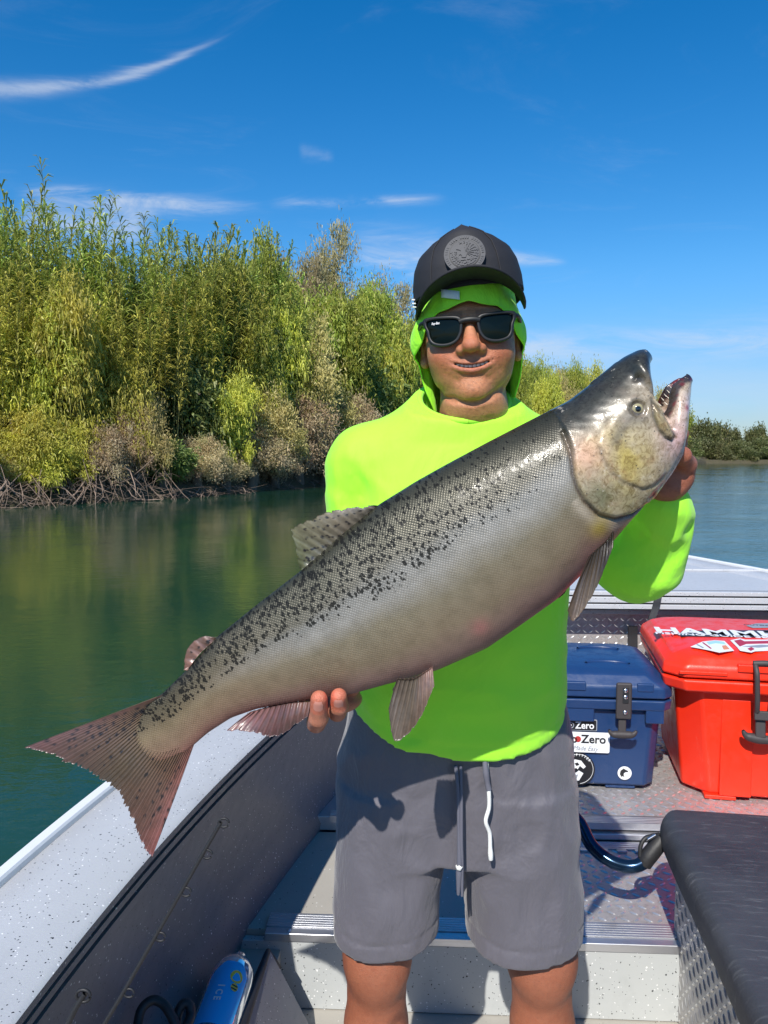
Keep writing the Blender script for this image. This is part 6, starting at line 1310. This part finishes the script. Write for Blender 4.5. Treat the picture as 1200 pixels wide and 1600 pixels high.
# blue-black tube handle with rubber clamp
m_tube = mat('anodised blue tube', (.012, .035, .075), .18, .7)
hd = npobj('tube_handle', *tube([P(880, 1262, 2.02), P(905, 1285, 1.99), P(925, 1322, 1.95), P(955, 1346, 1.92), P(985, 1354, 1.90), P(1006, 1347, 1.90), P(1022, 1330, 1.91)], .0165, 14, 50), m_tube); tag(hd, 'dark blue metal tube handle curving out beside the man\'s shorts', 'handle')
npobj('rubber_clamp', *tube([P(1006, 1350, 1.90), P(1012, 1340, 1.90), P(1026, 1322, 1.905), P(1034, 1312, 1.91)], [.019, .021, .021, .020], 14, 20), m_black, hd)
ribbon_p = [P(1000, 1338, 1.90), P(1001, 1322, 1.905), P(1008, 1310, 1.91), P(1020, 1306, 1.915), P(1030, 1304, 1.92)]; npobj('clamp_strap', *tube(ribbon_p, .0055, 8, 20), m_black, hd)
npobj('clamp_pin', *tube([P(1012, 1312, 1.895), P(1024, 1305, 1.90)], .004, 8), m_steel, hd)
# ------------------------------------------------------------------ things low on the floor at the left
pn = empty('partition_panel', (-.26, 1.55, 0)); tag(pn, 'flecked grey partition panel with a black rubber top edge, left of the man\'s legs', 'panel')
T0, T1 = PZ(423, 1487, .235)-np.array((-.26, 1.55, 0)), PZ(384, 1605, .235)-np.array((-.26, 1.55, 0)); T1 = T1+(T1-T0)*1.2
B0 = T0+np.array((.105, .02, -.232)); B1 = T1+np.array((.105, -.0, -.232)); dx = np.array((-.016, 0, 0))
Vp = np.array([T0, T1, B1, B0, T0+dx, T1+dx, B1+dx*8, B0+dx*8]); quadobj('panel_sheet', Vp, np.array([(0, 3, 2, 1), (4, 5, 6, 7), (0, 1, 5, 4), (0, 4, 7, 3), (1, 2, 6, 5)]), fleck_mat('flecked mid grey paint', (.20, .20, .215), .5, .85, 150, .88), pn, False)
npobj('rubber_edge', *tube([T0*.8+B0*.2+np.array((.0, .004, 0)), T0+np.array((-.004, .002, -.006)), T0+(T1-T0)*.05+np.array((-.007, 0, .001)), T0+(T1-T0)*.5+np.array((-.008, 0, .002)), T1], [.004, .009, .012, .014, .014, .014], 8, 40), m_black, pn)
# bottle: clear blue plastic, lying with its shoulder up
m_bot = mat('clear blue plastic', (.30, .62, .85), .06, Transmission_Weight=.85, IOR=1.45)
m_lab = mat('blue label', (.02, .42, .85), .4); m_yel = mat('yellow print', (.85, .62, .03), .4)
bo, bt = P(338, 1600, 1.52), P(366, 1520, 1.66); ax = (bt-bo)/np.linalg.norm(bt-bo); sdv = np.cross(ax, (0, -.55, .83)); sdv /= np.linalg.norm(sdv); nrv = np.cross(sdv, ax); nrv = nrv if nrv[1] < 0 else -nrv
Lb = .175; prof = [(-.06, .001), (-.06, .040), (-.05, .047), (0, .048), (.10, .048), (.13, .046), (.150, .040), (.166, .028), (.172, .018), (.180, .014), (.190, .014), (.192, .001)]
ph = np.linspace(0, 2*math.pi, 32, endpoint=False); rings = [bo+ax*s+r_*(np.cos(ph)[:, None]*sdv+np.sin(ph)[:, None]*nrv)*(1+.015*np.sin(s*160)) for s, r_ in prof]
bottle = npobj('water_bottle', *loft(rings), m_bot); tag(bottle, 'clear blue plastic bottle with a blue and yellow label on the floor', 'bottle')
def onb(s, a, r_=.0492): return bo+ax*s+r_*(math.sin(a)*sdv+math.cos(a)*nrv)
rings = [[onb(s, a) for s in np.linspace(-.05, .118-.05*max(0, abs(a-.15)-.35)**1.3*1.4, 8)] for a in np.linspace(-.75, .95, 18)]; npobj('label', *loft(rings, False), m_lab, bottle)
sg_ = 1 if np.dot(sdv, (1, 0, 0)) > 0 else -1
for s, a, rr in ((.078, .45, .017), (.050, .50, .010)):
    bm = bmesh.new(); vs = [bm.verts.new(onb(s+rr*math.cos(t_), sg_*a+rr*.8*math.sin(t_)/.049, .0500)) for t_ in np.linspace(0, 6.283, 20)[:-1]]; bm.faces.new(vs); bmobj('label_print', bm, m_yel, bottle)
for s in (.046, .054):
    bm = bmesh.new(); vs = [bm.verts.new(onb(s+.002*v, sg_*(.50+.13*h_), .0503)) for h_, v in ((-1, -1), (1, -1), (1, 1), (-1, 1))]; bm.faces.new(vs); bmobj('label_print', bm, m_ink, bottle)
for k, ch in enumerate('ICE'):
    a = sg_*(-.05); c = onb(.045-.017*k, a, .0503); nn = unit(np.array([c-(bo+ax*(.045-.017*k))]))[0]; xx_ = -ax; yy_ = np.cross(nn, xx_)
    Mt = Matrix(((xx_[0], yy_[0], nn[0], c[0]), (xx_[1], yy_[1], nn[1], c[1]), (xx_[2], yy_[2], nn[2], c[2]), (0, 0, 0, 1))); textobj('label_lettering', ch, .020, Mt, m_swhite, bottle, .0006, .0002)
rope = npobj('rope', *tube([P(212, 1640, 1.30), P(215, 1602, 1.34), P(222, 1576, 1.36), P(238, 1563, 1.37), P(254, 1568, 1.37), P(266, 1584, 1.36), P(276, 1606, 1.35), P(279, 1625, 1.345), P(276, 1608, 1.36), P(277, 1586, 1.38), P(286, 1569, 1.39), P(296, 1571, 1.39), P(298, 1586, 1.38), P(292, 1602, 1.36), P(280, 1625, 1.34), P(250, 1660, 1.32)], .0085, 10, 120), m_black); tag(rope, 'thick black rope in two loops on the floor beside the bottle', 'rope')
